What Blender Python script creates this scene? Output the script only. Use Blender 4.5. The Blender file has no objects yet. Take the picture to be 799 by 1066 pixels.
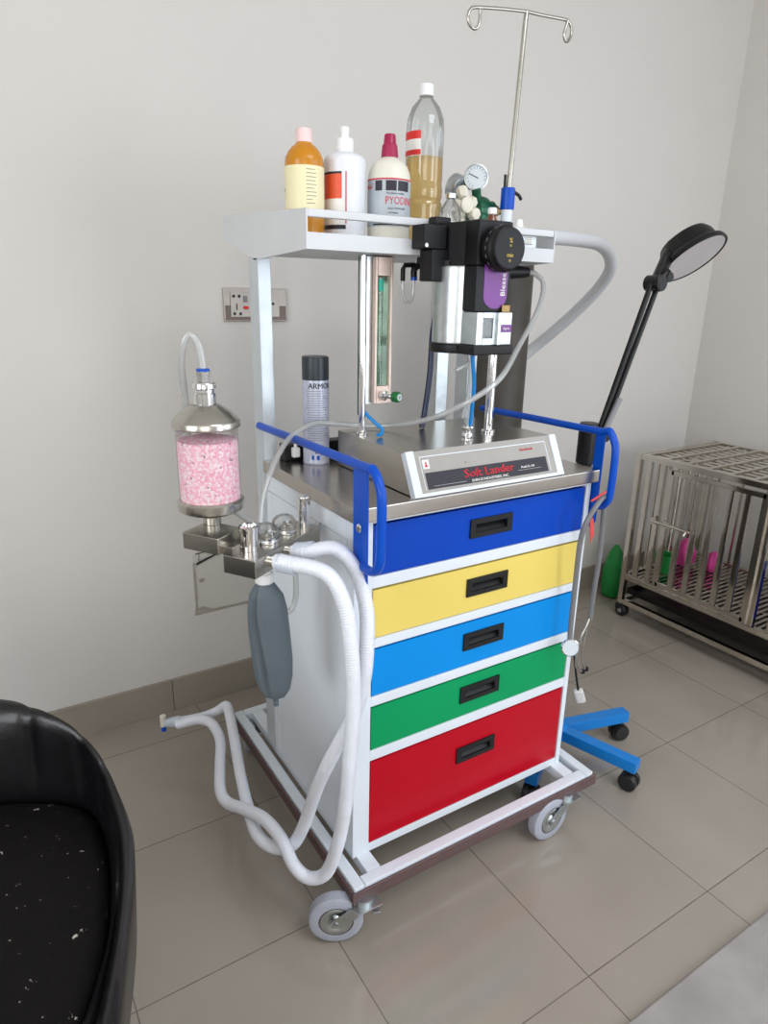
import bpy, bmesh, math, random
from mathutils import Vector, Matrix
random.seed(4)
C = bpy.context.scene.collection
PI = math.pi
V = Vector

# ------------------------------------------------------------------ materials
def lin(c):
    return tuple(((x / 255) / 12.92 if x / 255 <= .04045 else ((x / 255 + .055) / 1.055) ** 2.4) for x in c) + (1,)

def mat(name, rgb, rough=.45, metal=0, var=.06, vscale=30, bump=0, bscale=200, spec=.5, coat=0, trans=0, emit=None):
    m = bpy.data.materials.new(name); m.use_nodes = True
    nt = m.node_tree; b = nt.nodes['Principled BSDF']; L = nt.links.new
    tc = nt.nodes.new('ShaderNodeTexCoord'); n = nt.nodes.new('ShaderNodeTexNoise')
    n.inputs['Scale'].default_value = vscale; n.inputs['Detail'].default_value = 4
    L(tc.outputs['Object'], n.inputs['Vector'])
    r = nt.nodes.new('ShaderNodeValToRGB'); c = lin(rgb)
    r.color_ramp.elements[0].position = .3; r.color_ramp.elements[1].position = .7
    r.color_ramp.elements[0].color = tuple(x * (1 - var) for x in c[:3]) + (1,)
    r.color_ramp.elements[1].color = tuple(min(1, x * (1 + var)) for x in c[:3]) + (1,)
    L(n.outputs['Fac'], r.inputs['Fac']); L(r.outputs['Color'], b.inputs['Base Color'])
    b.inputs['Roughness'].default_value = rough; b.inputs['Metallic'].default_value = metal
    b.inputs['Specular IOR Level'].default_value = spec; b.inputs['Coat Weight'].default_value = coat
    b.inputs['Transmission Weight'].default_value = trans
    if bump:
        n2 = nt.nodes.new('ShaderNodeTexNoise'); n2.inputs['Scale'].default_value = bscale; n2.inputs['Detail'].default_value = 5
        L(tc.outputs['Object'], n2.inputs['Vector'])
        bp = nt.nodes.new('ShaderNodeBump'); bp.inputs['Strength'].default_value = bump; bp.inputs['Distance'].default_value = .01
        L(n2.outputs['Fac'], bp.inputs['Height']); L(bp.outputs['Normal'], b.inputs['Normal'])
    return m

def clear(name, tint=(235, 240, 240), gloss=.12, rough=.05, milky=0, milk=(220, 220, 220), fres=.7):
    m = bpy.data.materials.new(name); m.use_nodes = True
    nt = m.node_tree; L = nt.links.new
    nt.nodes.remove(nt.nodes['Principled BSDF']); out = nt.nodes['Material Output']
    t = nt.nodes.new('ShaderNodeBsdfTransparent'); t.inputs['Color'].default_value = lin(tint)
    g = nt.nodes.new('ShaderNodeBsdfGlossy'); g.inputs['Roughness'].default_value = rough
    fr = nt.nodes.new('ShaderNodeLayerWeight'); fr.inputs['Blend'].default_value = .25
    ma = nt.nodes.new('ShaderNodeMath'); ma.operation = 'MULTIPLY_ADD'; ma.inputs[1].default_value = fres; ma.inputs[2].default_value = gloss
    ma.use_clamp = True
    mx = nt.nodes.new('ShaderNodeMixShader')
    L(fr.outputs['Fresnel'], ma.inputs[0]); L(ma.outputs[0], mx.inputs[0])
    src = t.outputs[0]
    if milky:
        d = nt.nodes.new('ShaderNodeBsdfDiffuse'); d.inputs['Color'].default_value = lin(milk)
        m2 = nt.nodes.new('ShaderNodeMixShader'); m2.inputs[0].default_value = milky
        L(t.outputs[0], m2.inputs[1]); L(d.outputs[0], m2.inputs[2]); src = m2.outputs[0]
    L(src, mx.inputs[1]); L(g.outputs[0], mx.inputs[2]); L(mx.outputs[0], out.inputs['Surface'])
    return m

M = {}
M['wall'] = mat('wall_paint', (211, 207, 202), .75, var=.015, vscale=1.5, bump=.06, bscale=60)
M['ceiling'] = mat('ceiling_paint', (225, 224, 220), .8, var=.01)
M['skirt'] = mat('skirting_tile', (150, 141, 128), .2, var=.06, vscale=6)
M['white'] = mat('white_powder_coat', (222, 229, 237), .38, var=.02, vscale=12)
M['shelfwhite'] = mat('pale_grey_powder_coat', (208, 210, 213), .42, var=.02, vscale=12)
M['pillar'] = mat('pale_steel_pillar', (196, 203, 208), .3, metal=.35, var=.06, vscale=22)
M['steel'] = mat('brushed_steel', (186, 182, 174), .24, metal=1, var=.05, vscale=50, bump=.02, bscale=300)
M['top_steel'] = mat('worktop_steel', (188, 182, 176), .24, metal=1, var=.05, vscale=14)
M['chrome'] = mat('chrome', (225, 225, 225), .08, metal=1, var=.02)
M['cage_steel'] = mat('cage_steel', (206, 200, 190), .1, metal=1, var=.06, vscale=20)
M['zinc'] = mat('zinc_plate', (190, 196, 198), .3, metal=1, var=.08, vscale=60)
M['blue'] = mat('blue_drawer', (0, 66, 178), .3, spec=.22, var=.04, vscale=4)
M['yellow'] = mat('yellow_drawer', (230, 206, 108), .3, spec=.22, var=.03, vscale=4)
M['sky'] = mat('light_blue_drawer', (0, 138, 220), .3, spec=.22, var=.03, vscale=4)
M['green'] = mat('green_drawer', (0, 150, 90), .3, spec=.22, var=.03, vscale=4)
M['red'] = mat('red_drawer', (182, 0, 28), .3, spec=.22, var=.03, vscale=4)
M['tubeblue'] = mat('blue_enamel', (0, 74, 184), .28, spec=.3, var=.04)
M['black'] = mat('black_plastic', (15, 15, 18), .42, var=.1, spec=.3)
M['pull'] = mat('dark_pull_plastic', (24, 24, 26), .45, var=.1, spec=.35)
M['bumper'] = mat('brown_bumper_rubber', (96, 74, 74), .5, var=.08)
M['tyre'] = mat('grey_tyre_rubber', (168, 172, 184), .55, var=.05)
M['hose'] = mat('milky_hose_plastic', (226, 229, 238), .35, var=.02, spec=.5)
M['hosecuff'] = clear('clear_cuff', (236, 240, 246), .06, .15, .75, (218, 226, 238), .4)
M['glass'] = clear('clear_glass', (250, 251, 251), .02, .03, fres=.45)
M['cleartube'] = clear('clear_tubing', (238, 240, 240), .08, .12, .42, (222, 223, 222), .5)
M['dome'] = clear('clear_dome', (242, 242, 240), .05, .05)
M['pet'] = clear('pet_plastic', (240, 242, 242), .04, .06, .08, (215, 218, 215))
M['liquid'] = clear('amber_liquid', (255, 240, 186), .03, .05, .3, (244, 198, 92), .4)
M['bag'] = mat('grey_rubber', (88, 99, 106), .5, var=.06, vscale=14)
M['orange'] = mat('amber_plastic', (196, 128, 16), .25, var=.06, vscale=20)
M['label_cream'] = mat('cream_label', (236, 228, 186), .5, var=.02)
M['bottlewhite'] = mat('white_bottle_plastic', (226, 228, 234), .35, var=.02)
M['bottlecream'] = mat('cream_bottle_plastic', (226, 222, 208), .35, var=.02)
M['pinkcap'] = mat('pale_pink_plastic', (240, 206, 206), .4, var=.02)
M['maroon'] = mat('maroon_plastic', (158, 14, 72), .35, var=.05)
M['capwhite'] = mat('white_cap_plastic', (236, 236, 238), .35, var=.02)
M['label_grey'] = mat('silver_label', (176, 184, 190), .4, var=.04, vscale=40)
M['label_red'] = mat('red_label', (216, 36, 30), .45, var=.05)
M['label_orange'] = mat('orange_label', (222, 84, 44), .45, var=.07, vscale=60)
M['label_white'] = mat('white_label', (232, 230, 226), .45, var=.02)
M['ink'] = mat('dark_ink', (34, 30, 42), .5, var=.05)
M['greyink'] = mat('grey_ink', (128, 128, 130), .5, var=.05)
M['inkred'] = mat('red_ink', (200, 30, 50), .5, var=.05)
M['purple'] = mat('purple_plate', (118, 58, 140), .35, var=.04)
M['gold'] = mat('gold_ink', (206, 178, 84), .5, var=.04)
M['brass'] = mat('brass', (150, 124, 84), .42, metal=1, var=.08)
M['darkhose'] = mat('navy_hose', (22, 36, 70), .35, var=.05)
M['cyan'] = mat('cyan_tube', (20, 130, 205), .3, var=.04)
M['cylinder'] = mat('scuffed_cylinder_paint', (66, 60, 53), .5, var=.35, vscale=9)
M['reg'] = mat('green_regulator', (16, 86, 58), .3, metal=.3, var=.06)
M['dial'] = mat('dial_face', (208, 216, 220), .3, var=.02)
M['cream'] = mat('cream_plastic', (224, 218, 202), .5, var=.03)
M['brownglass'] = mat('brown_glass', (112, 56, 22), .15, var=.05, coat=.5)
M['aerosol'] = mat('aerosol_print', (190, 194, 212), .3, metal=.2, var=.05, vscale=60)
M['capdark'] = mat('charcoal_cap', (38, 46, 54), .35, var=.05)
M['panelgrey'] = mat('console_panel_grey', (160, 156, 150), .4, var=.03)
M['redtext'] = mat('red_lettering', (232, 40, 60), .45, var=.02)
M['lampblack'] = mat('lamp_black', (12, 12, 13), .36, var=.1, spec=.35)
M['diffuser'] = mat('lamp_diffuser', (196, 190, 190), .45, var=.04, vscale=12)
M['lampblue'] = mat('lamp_base_blue', (0, 122, 204), .32, var=.05)
M['casterblack'] = mat('caster_black', (26, 26, 28), .4, var=.1)
M['leather'] = mat('black_leather', (12, 10, 13), .3, var=.2, vscale=30, bump=.05, bscale=220, spec=.5)
M['socket'] = mat('socket_silver', (176, 168, 160), .35, metal=.5, var=.04)
M['socketdark'] = mat('socket_dark_sheen', (88, 74, 66), .25, metal=.5, var=.05)
M['pink'] = mat('pink_plastic', (206, 62, 140), .45, var=.15, vscale=40)
M['toygreen'] = mat('bright_green_plastic', (24, 140, 62), .45, var=.1)
M['bluebag'] = mat('deep_blue_plastic', (30, 44, 150), .4, var=.1)
M['aluminium'] = mat('aluminium_painted_reflection', (226, 204, 192), .4, metal=.4, var=.05)  # pinkish reflection painted into the base colour of the aluminium frame
M['scale'] = mat('green_tinted_scale', (138, 158, 142), .12, metal=.6, var=.35, vscale=14)
M['flowglass'] = clear('green_tinted_glass', (196, 222, 208), .12, .04)
M['knobgreen'] = mat('green_knob', (22, 104, 50), .35, var=.05)
M['teal'] = mat('teal_float', (20, 168, 140), .4, var=.03)
M['steth'] = mat('grey_tubing_rubber', (116, 116, 118), .4, var=.05)
M['tagred'] = mat('red_tag', (206, 66, 62), .5, var=.05)
M['sidepipe'] = mat('pale_plastic_pipe', (206, 208, 212), .35, var=.02)
M['mat'] = mat('grey_mottled_mat', (150, 145, 142), .6, var=.14, vscale=9, bump=.05)
M['tape'] = mat('black_tape', (40, 40, 40), .5)
M['sleeve'] = clear('clear_sleeve', (253, 253, 252), .0, .3, .03, (215, 212, 204), 0)
M['grimy'] = mat('grimy_tape', (164, 158, 146), .6, var=.12, vscale=60)
M['white_plug'] = mat('white_plug_plastic', (228, 228, 226), .4, var=.02)
M['darktray'] = mat('dark_tray_metal', (30, 28, 28), .3, metal=.6, var=.1)

# pink absorbent granules (cells of pink, white and grey grains)
def granule_mat():
    m = mat('pink_granules', (236, 178, 196), .7)
    nt = m.node_tree; b = nt.nodes['Principled BSDF']; L = nt.links.new
    tc = nt.nodes.new('ShaderNodeTexCoord'); vo = nt.nodes.new('ShaderNodeTexVoronoi'); vo.inputs['Scale'].default_value = 260; r_int = 0
    r = nt.nodes.new('ShaderNodeValToRGB'); e = r.color_ramp.elements
    e[0].position = 0; e[0].color = lin((252, 232, 236)); e[1].position = 1; e[1].color = lin((176, 130, 142)); r.color_ramp.interpolation = 'CONSTANT'
    for p, c in ((.3, (250, 196, 212)), (.55, (248, 178, 200)), (.72, (252, 222, 228)), (.9, (186, 140, 152))):
        k = e.new(p); k.color = lin(c)
    L(tc.outputs['Object'], vo.inputs['Vector']); L(vo.outputs['Color'], r.inputs['Fac']); L(r.outputs['Color'], b.inputs['Base Color'])
    bp = nt.nodes.new('ShaderNodeBump'); bp.inputs['Strength'].default_value = .7; bp.inputs['Distance'].default_value = .002
    L(vo.outputs['Distance'], bp.inputs['Height']); bp.invert = True; L(bp.outputs['Normal'], b.inputs['Normal'])
    return m
M['granules'] = granule_mat()

# worn black seat with pale flakes where the covering has peeled
def seat_mat():
    m = mat('worn_seat_leather', (13, 10, 10), .6, var=.2, vscale=60, bump=.1, bscale=400, spec=.15)
    nt = m.node_tree; b = nt.nodes['Principled BSDF']; L = nt.links.new
    tc = nt.nodes.new('ShaderNodeTexCoord'); n = nt.nodes.new('ShaderNodeTexNoise'); n.inputs['Scale'].default_value = 60; n.inputs['Detail'].default_value = 8; n.inputs['Roughness'].default_value = .7
    r = nt.nodes.new('ShaderNodeValToRGB'); r.color_ramp.elements[0].position = .652; r.color_ramp.elements[1].position = .664
    L(tc.outputs['Object'], n.inputs['Vector']); L(n.outputs['Fac'], r.inputs['Fac'])
    mx = nt.nodes.new('ShaderNodeMix'); mx.data_type = 'RGBA'
    src = b.inputs['Base Color'].links[0].from_socket
    L(r.outputs['Color'], mx.inputs['Factor']); L(src, mx.inputs[6]); mx.inputs[7].default_value = lin((196, 190, 180)); L(mx.outputs[2], b.inputs['Base Color'])
    return m
M['seat'] = seat_mat()

def floor_mat(x0, y0, s):
    m = bpy.data.materials.new('polished_floor_tile'); m.use_nodes = True
    nt = m.node_tree; b = nt.nodes['Principled BSDF']; L = nt.links.new
    g = nt.nodes.new('ShaderNodeTexCoord'); sp = nt.nodes.new('ShaderNodeSeparateXYZ'); L(g.outputs['Object'], sp.inputs[0])
    def ma(op, a, v, c=None):
        k = nt.nodes.new('ShaderNodeMath'); k.operation = op
        for i, q in enumerate((a, v, c)):
            if q is None: continue
            if isinstance(q, (int, float)): k.inputs[i].default_value = q
            else: L(q, k.inputs[i])
        return k.outputs[0]
    masks, cells = [], []
    for ax, o in (('X', x0), ('Y', y0)):
        t = ma('DIVIDE', ma('SUBTRACT', sp.outputs[ax], o), s)
        f = ma('SUBTRACT', t, ma('FLOOR', t, 0)); d = ma('MINIMUM', f, ma('SUBTRACT', 1, f))
        masks.append(ma('LESS_THAN', d, .0033)); cells.append(ma('FLOOR', t, 0))
    grout = ma('MAXIMUM', masks[0], masks[1])
    cv = nt.nodes.new('ShaderNodeCombineXYZ'); L(cells[0], cv.inputs[0]); L(cells[1], cv.inputs[1])
    wn = nt.nodes.new('ShaderNodeTexWhiteNoise'); L(cv.outputs[0], wn.inputs['Vector'])
    n = nt.nodes.new('ShaderNodeTexNoise'); n.inputs['Scale'].default_value = 3; n.inputs['Detail'].default_value = 6; L(g.outputs['Object'], n.inputs['Vector'])
    r = nt.nodes.new('ShaderNodeValToRGB'); r.color_ramp.elements[0].position = .3; r.color_ramp.elements[1].position = .7
    r.color_ramp.elements[0].color = lin((148, 139, 128)); r.color_ramp.elements[1].color = lin((158, 149, 138))
    L(n.outputs['Fac'], r.inputs['Fac'])
    hv = nt.nodes.new('ShaderNodeHueSaturation'); L(r.outputs['Color'], hv.inputs['Color']); L(ma('MULTIPLY_ADD', wn.outputs['Value'], .08, .96), hv.inputs['Value'])
    # grout is broken and faded in places
    n3 = nt.nodes.new('ShaderNodeTexNoise'); n3.inputs['Scale'].default_value = 14; L(g.outputs['Object'], n3.inputs['Vector'])
    gr = ma('MULTIPLY', grout, ma('MULTIPLY_ADD', n3.outputs['Fac'], .8, .35))
    mx = nt.nodes.new('ShaderNodeMix'); mx.data_type = 'RGBA'; L(gr, mx.inputs['Factor']); L(hv.outputs['Color'], mx.inputs[6]); mx.inputs[7].default_value = lin((92, 78, 66))
    L(mx.outputs[2], b.inputs['Base Color'])
    n2 = nt.nodes.new('ShaderNodeTexNoise'); n2.inputs['Scale'].default_value = 5; L(g.outputs['Object'], n2.inputs['Vector'])
    L(ma('MULTIPLY_ADD', n2.outputs['Fac'], .1, .07), b.inputs['Roughness']); b.inputs['Specular IOR Level'].default_value = .5
    return m

# ------------------------------------------------------------------ mesh helpers
class MB:
    def __init__(s): s.bm = bmesh.new()
    def box(s, a, b, bev=0, mtx=None, seg=2):
        t = bmesh.new(); a, b = V(a), V(b)
        bmesh.ops.create_cube(t, size=1)
        for v in t.verts: v.co = V(((a[i] + b[i]) / 2 + v.co[i] * (b[i] - a[i])) for i in range(3))
        if bev: bmesh.ops.bevel(t, geom=t.edges[:], offset=bev, segments=seg, affect='EDGES', profile=.5)
        return s._add(t, mtx)
    def _add(s, t, mtx=None):
        if mtx: bmesh.ops.transform(t, matrix=mtx, verts=t.verts)
        me = bpy.data.meshes.new('tmp'); t.to_mesh(me); t.free(); s.bm.from_mesh(me); bpy.data.meshes.remove(me); return s
    def tube(s, pts, r, seg=12, smooth=0, close=False, caps=True, rfun=None, flat=1):
        P = [V(p) for p in pts]
        if smooth: P = resample(P, smooth, close)
        n = len(P); prev = None; rings = []
        for i, p in enumerate(P):
            if close: d = P[(i + 1) % n] - P[i - 1]
            else: d = P[min(i + 1, n - 1)] - P[max(i - 1, 0)]
            d.normalize()
            if prev is None:
                u = d.orthogonal().normalized()
            else:
                u = (prev - d * prev.dot(d)).normalized()
            prev = u; w = d.cross(u); rr = rfun(i / max(1, n - 1)) if rfun else r
            rings.append([s.bm.verts.new(p + (u * math.cos(2 * PI * k / seg) + w * math.sin(2 * PI * k / seg) * flat) * rr) for k in range(seg)])
        m = n if close else n - 1
        for i in range(m):
            a, b = rings[i], rings[(i + 1) % n]
            for k in range(seg): s.bm.faces.new((a[k], a[(k + 1) % seg], b[(k + 1) % seg], b[k]))
        if caps and not close:
            s.bm.faces.new(rings[0][::-1]); s.bm.faces.new(rings[-1])
        return s
    def cyl(s, a, b, r, r2=None, seg=24):
        a, b = V(a), V(b); r2 = r if r2 is None else r2
        return s.tube([a, b], r, seg, rfun=lambda t: r + (r2 - r) * t)
    def lathe(s, prof, c=(0, 0, 0), seg=32, mtx=None, caps=True, sq=0):
        t = bmesh.new(); rings = []
        for (r, z) in prof:
            rings.append([t.verts.new((r * math.cos(2 * PI * k / seg), r * math.sin(2 * PI * k / seg), z)) for k in range(seg)])
        for a, b in zip(rings, rings[1:]):
            for k in range(seg): t.faces.new((a[k], a[(k + 1) % seg], b[(k + 1) % seg], b[k]))
        if caps:
            t.faces.new(rings[0][::-1]); t.faces.new(rings[-1])
        return s._add(t, Matrix.Translation(V(c)) @ (mtx or Matrix()))
    def prism(s, poly, d, mtx=None, bev=0):
        t = bmesh.new(); a = [t.verts.new(V(p)) for p in poly]; d = V(d); b = [t.verts.new(V(p) + d) for p in poly]
        n = len(a)
        for i in range(n): t.faces.new((a[i], a[(i + 1) % n], b[(i + 1) % n], b[i]))
        t.faces.new(a[::-1]); t.faces.new(b); bmesh.ops.recalc_face_normals(t, faces=t.faces)
        if bev: bmesh.ops.bevel(t, geom=t.edges[:], offset=bev, segments=2, affect='EDGES', profile=.5)
        return s._add(t, mtx)
    def band(s, c, r, z0, z1, a0, a1, th=.0006, seg=None):
        """a curved label: an arc of a cylinder wall, angles in degrees"""
        seg = seg or max(2, int(abs(a1 - a0) / 6)); t = bmesh.new(); g = []
        for k in range(seg + 1):
            a = math.radians(a0 + (a1 - a0) * k / seg); g.append([t.verts.new((c[0] + q * math.cos(a), c[1] + q * math.sin(a), z)) for q in (r, r + th) for z in (z0, z1)])
        for a, b in zip(g, g[1:]):
            for i, j in ((0, 1), (1, 3), (3, 2), (2, 0)): t.faces.new((a[i], a[j], b[j], b[i]))
        t.faces.new([g[0][i] for i in (0, 1, 3, 2)]); t.faces.new([g[-1][i] for i in (0, 1, 3, 2)]); bmesh.ops.recalc_face_normals(t, faces=t.faces)
        return s._add(t)
    def text(s, body, size, mtx, align='CENTER', depth=.0004, wrap=None, sx=1):
        cu = bpy.data.curves.new('txt', 'FONT'); cu.body = body; cu.size = size; cu.align_x = align; cu.align_y = 'CENTER'; cu.extrude = depth; cu.resolution_u = 2
        o = bpy.data.objects.new('txt', cu); me = bpy.data.meshes.new_from_object(o)
        t = bmesh.new(); t.from_mesh(me); bpy.data.meshes.remove(me); bpy.data.objects.remove(o); bpy.data.curves.remove(cu)
        for v in t.verts: v.co.x *= sx
        if wrap:   # wrap = (centre, radius, z, angle in degrees)
            c, r, z, a0 = wrap
            for v in t.verts:
                a = math.radians(a0) + v.co.x / r; q = r + v.co.z
                v.co = V((c[0] + q * math.cos(a), c[1] + q * math.sin(a), z + v.co.y))
            mtx = None
        return s._add(t, mtx)
    def build(s, name, m, parent=None, ang=40):
        bmesh.ops.recalc_face_normals(s.bm, faces=s.bm.faces)
        me = bpy.data.meshes.new(name); s.bm.to_mesh(me); s.bm.free(); me.materials.append(m)
        for p in me.polygons: p.use_smooth = True
        me.set_sharp_from_angle(angle=math.radians(ang))
        o = bpy.data.objects.new(name, me); C.objects.link(o)
        wn = o.modifiers.new('normals', 'WEIGHTED_NORMAL'); wn.keep_sharp = True
        if parent is not None:
            w = wpos(parent); me.transform(Matrix.Translation(-w)); o.parent = parent
        return o

def wpos(o):
    w = V((0, 0, 0))
    while o is not None: w += o.location; o = o.parent
    return w

def resample(P, step, close=False):
    out = []; n = len(P); m = n if close else n - 1
    for i in range(m):
        g = (lambda k: P[k % n]) if close else (lambda k: P[max(0, min(n - 1, k))])
        p0, p1, p2, p3 = g(i - 1), g(i), g(i + 1), g(i + 2)
        k = max(1, int((p2 - p1).length / step))
        for j in range(k):
            t = j / k
            out.append(.5 * ((2 * p1) + (p2 - p0) * t + (2 * p0 - 5 * p1 + 4 * p2 - p3) * t * t + (3 * p1 - p0 - 3 * p2 + p3) * t ** 3))
    if not close: out.append(P[-1])
    return out

def tag(o, label, cat, group=None):
    o['label'] = label; o['category'] = cat
    if group: o['group'] = group
    return o
def thing(name, label, cat, loc, group=None):
    o = bpy.data.objects.new(name, None); o.empty_display_size = .05; C.objects.link(o); o.location = loc
    return tag(o, label, cat, group)
def struct(name, mb, m):
    o = mb.build(name, m); o['kind'] = 'structure'; return o
def lab(o, text): o['label'] = text; return o
def frame_to(o, x, y):
    """matrix whose X and Y axes are x and y, at origin o"""
    x, y = V(x).normalized(), V(y).normalized(); z = x.cross(y).normalized(); y = z.cross(x)
    m = Matrix((x, y, z)).transposed().to_4x4(); m.translation = V(o); return m
def axis_to(o, z):
    m = V((0, 0, 1)).rotation_difference(V(z).normalized()).to_matrix().to_4x4(); m.translation = V(o); return m

# ------------------------------------------------------------------ the room
XL, XR, YF, YB, H = -3.3, 2.45, -3.2, 1.035, 2.9
struct('floor', MB().box((XL - .1, YF - .1, -.1), (XR + .1, YB + .1, 0)), floor_mat(.7697, -.3165, .4))
struct('ceiling', MB().box((XL - .1, YF - .1, H), (XR + .1, YB + .1, H + .1)), M['ceiling'])
struct('wall_back', MB().box((XL - .1, YB, 0), (XR + .1, YB + .1, H)), M['wall'])
RY0, RY1, RZ0, RZ1 = -2.6, -.9, .7, 2.4        # unseen opening added in the right wall to carry a fill lamp
w = MB(); w.box((XR, YF, 0), (XR + .1, RY0, H)); w.box((XR, RY1, 0), (XR + .1, YB, H)); w.box((XR, RY0, 0), (XR + .1, RY1, RZ0)); w.box((XR, RY0, RZ1), (XR + .1, RY1, H)); struct('wall_right', w, M['wall'])
w = MB()
for y in (RY0 + .02, (RY0 + RY1) / 2, RY1 - .02): w.box((XR + .03, y - .02, RZ0), (XR + .07, y + .02, RZ1), .004)
for z in (RZ0 + .02, RZ1 - .02): w.box((XR + .03, RY0, z - .02), (XR + .07, RY1, z + .02), .004)
struct('added_window_4', w, M['white'])
UY0, UY1, UZ0, UZ1 = -2.3, -.3, .8, 2.5        # unseen opening added in the left wall for fill light
w = MB(); w.box((XL - .1, YF, 0), (XL, UY0, H)); w.box((XL - .1, UY1, 0), (XL, YB, H)); w.box((XL - .1, UY0, 0), (XL, UY1, UZ0)); w.box((XL - .1, UY0, UZ1), (XL, UY1, H)); struct('wall_left', w, M['wall'])
w = MB()
for y in (UY0 + .02, (UY0 + UY1) / 2, UY1 - .02): w.box((XL - .07, y - .02, UZ0), (XL - .03, y + .02, UZ1), .004)
for z in (UZ0 + .02, UZ1 - .02): w.box((XL - .07, UY0, z - .02), (XL - .03, UY1, z + .02), .004)
struct('added_window_3', w, M['white'])
WX0, WX1, WZ0, WZ1 = -2.7, -.7, .75, 2.4       # window opening in the front wall, behind the camera
VX0, VX1, VZ0, VZ1 = 1.1, 2.35, .3, 2.4        # second opening, added opposite the cage to brighten the right side
w = MB(); w.box((XL - .1, YF - .1, 0), (WX0, YF, H)); w.box((WX1, YF - .1, 0), (VX0, YF, H)); w.box((VX1, YF - .1, 0), (XR + .1, YF, H)); w.box((VX0, YF - .1, 0), (VX1, YF, VZ0)); w.box((VX0, YF - .1, VZ1), (VX1, YF, H)); w.box((WX0, YF - .1, 0), (WX1, YF, WZ0)); w.box((WX0, YF - .1, WZ1), (WX1, YF, H))
struct('wall_front', w, M['wall'])
for nm, (x0, x1, z0, z1) in (('window_1', (WX0, WX1, WZ0, WZ1)), ('added_window_2', (VX0, VX1, VZ0, VZ1))):
    w = MB()
    for x in (x0 + .02, (x0 + x1) / 2, x1 - .02): w.box((x - .02, YF - .07, z0), (x + .02, YF - .03, z1), .004)
    for z in (z0 + .02, z1 - .02): w.box((x0, YF - .07, z - .02), (x1, YF - .03, z + .02), .004)
    struct(nm, w, M['white'])
def skirt(name, a, b, ax):
    w = MB(); s = a[ax]; e = b[ax]; k = s
    while k < e - 1e-6:
        q = min(k + .4, e); p0, p1 = list(a), list(b); p0[ax] = k + .0008; p1[ax] = q - .0008; w.box(p0, p1, .0015); k = q
    struct(name, w, M['skirt'])
skirt('baseboard_back', (XL, YB - .011, 0), (XR - .012, YB, .1136), 0)
skirt('baseboard_right', (XR - .011, YF, 0), (XR, YB, .1136), 1)

# ------------------------------------------------------------------ drawer trolley
T = thing('anaesthesia_trolley', 'white five-drawer trolley with blue, yellow, green and red drawers on castors', 'trolley', (.36, .36, 0))
BW, BD, ZB = .717, .722, .137
b = MB(); t0 = ZB - .026
for x0, x1 in ((0, .026), (BW - .026, BW)): b.box((x0, 0, t0), (x1, BD, ZB), .003)
for y0, y1 in ((0, .026), (BD - .026, BD)): b.box((.0262, y0, t0), (BW - .0262, y1, ZB), .003)
for x0 in (.046, BW - .046 - .034): b.box((x0, .0262, t0), (x0 + .034, BD - .0262, ZB), .003)
b.build('base_frame', M['white'], T)
b = MB(); e = .007; z0, z1 = .1, .1305
b.box((-e, -e, z0), (BW + e, -.0003, z1), .003); b.box((-e, BD + .0003, z0), (BW + e, BD + e, z1), .003)
b.box((-e, 0, z0), (-.0003, BD, z1), .003); b.box((BW + .0003, 0, z0), (BW + e, BD, z1), .003)
b.build('bumper_strip', M['bumper'], T)
def caster(hub, stem, pedal=True):
    h, s = V((*hub, .0585)), V((*stem, 0)); d = (h - V((s.x, s.y, .0585))); d.z = 0; d.normalize(); n = V((-d.y, d.x, 0))
    f = MB(); f.cyl((s.x, s.y, .094), (s.x, s.y, .112), .021); f.box((-.03, -.03, .098), (.03, .03, .1005), .001, Matrix.Translation((s.x, s.y, 0)))
    for q in (-1, 1):
        o = n * q * .0195
        f.prism([s + V((0, 0, .096)) + o - d * .012, s + V((0, 0, .096)) + o + d * .03, h + o + d * .012 + V((0, 0, .006)), h + o + d * .010 - V((0, 0, .010)), h + o - d * .012 - V((0, 0, .008))], n * .0025 * q)
    f.cyl(h - n * .024, h + n * .024, .006, seg=12)
    m = axis_to(s + V((0, 0, .0895)), (0, 0, 1)); f.lathe([(.019, 0), (.022, .003), (.022, .006), (.019, .008)], seg=20, mtx=m)
    c = f.build('caster', M['zinc'], T)
    mt = axis_to(h, n)
    MB().lathe([(.037, -.0155), (.052, -.0155), (.0575, -.011), (.0585, 0), (.0575, .011), (.052, .0155), (.037, .0155), (.037, -.0155)], seg=40, mtx=mt, caps=False).build('tyre', M['tyre'], c)
    MB().lathe([(.034, -.012), (.0385, -.0145)] + [(.0385, .0145), (.034, .012)], seg=32, mtx=mt).build('wheel_rim', M['bumper'], c)
    MB().lathe([(.0, -.017), (.012, -.017), (.015, -.0125), (.028, -.0165), (.034, -.0148), (.034, .0148), (.028, .0165), (.015, .0125), (.012, .017), (0, .017)], seg=32, mtx=mt, caps=False).build('wheel_hub', M['zinc'], c)
    if pedal:
        p = MB(); a = s + V((0, 0, .084)) - d * .018; p.prism([a - n * .022, a + n * .022, a + n * .017 - d * .018 - V((0, 0, .005)), a - n * .017 - d * .018 - V((0, 0, .005))], (0, 0, .004), bev=.001); p.build('brake_pedal', M['zinc'], c)
caster((-.030, .026), (.0216, -.0006)); caster((.566, .004), (.624, .006)); caster((.05, .72), (.022, .67), False); caster((.66, .735), (.69, .68), False)
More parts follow.
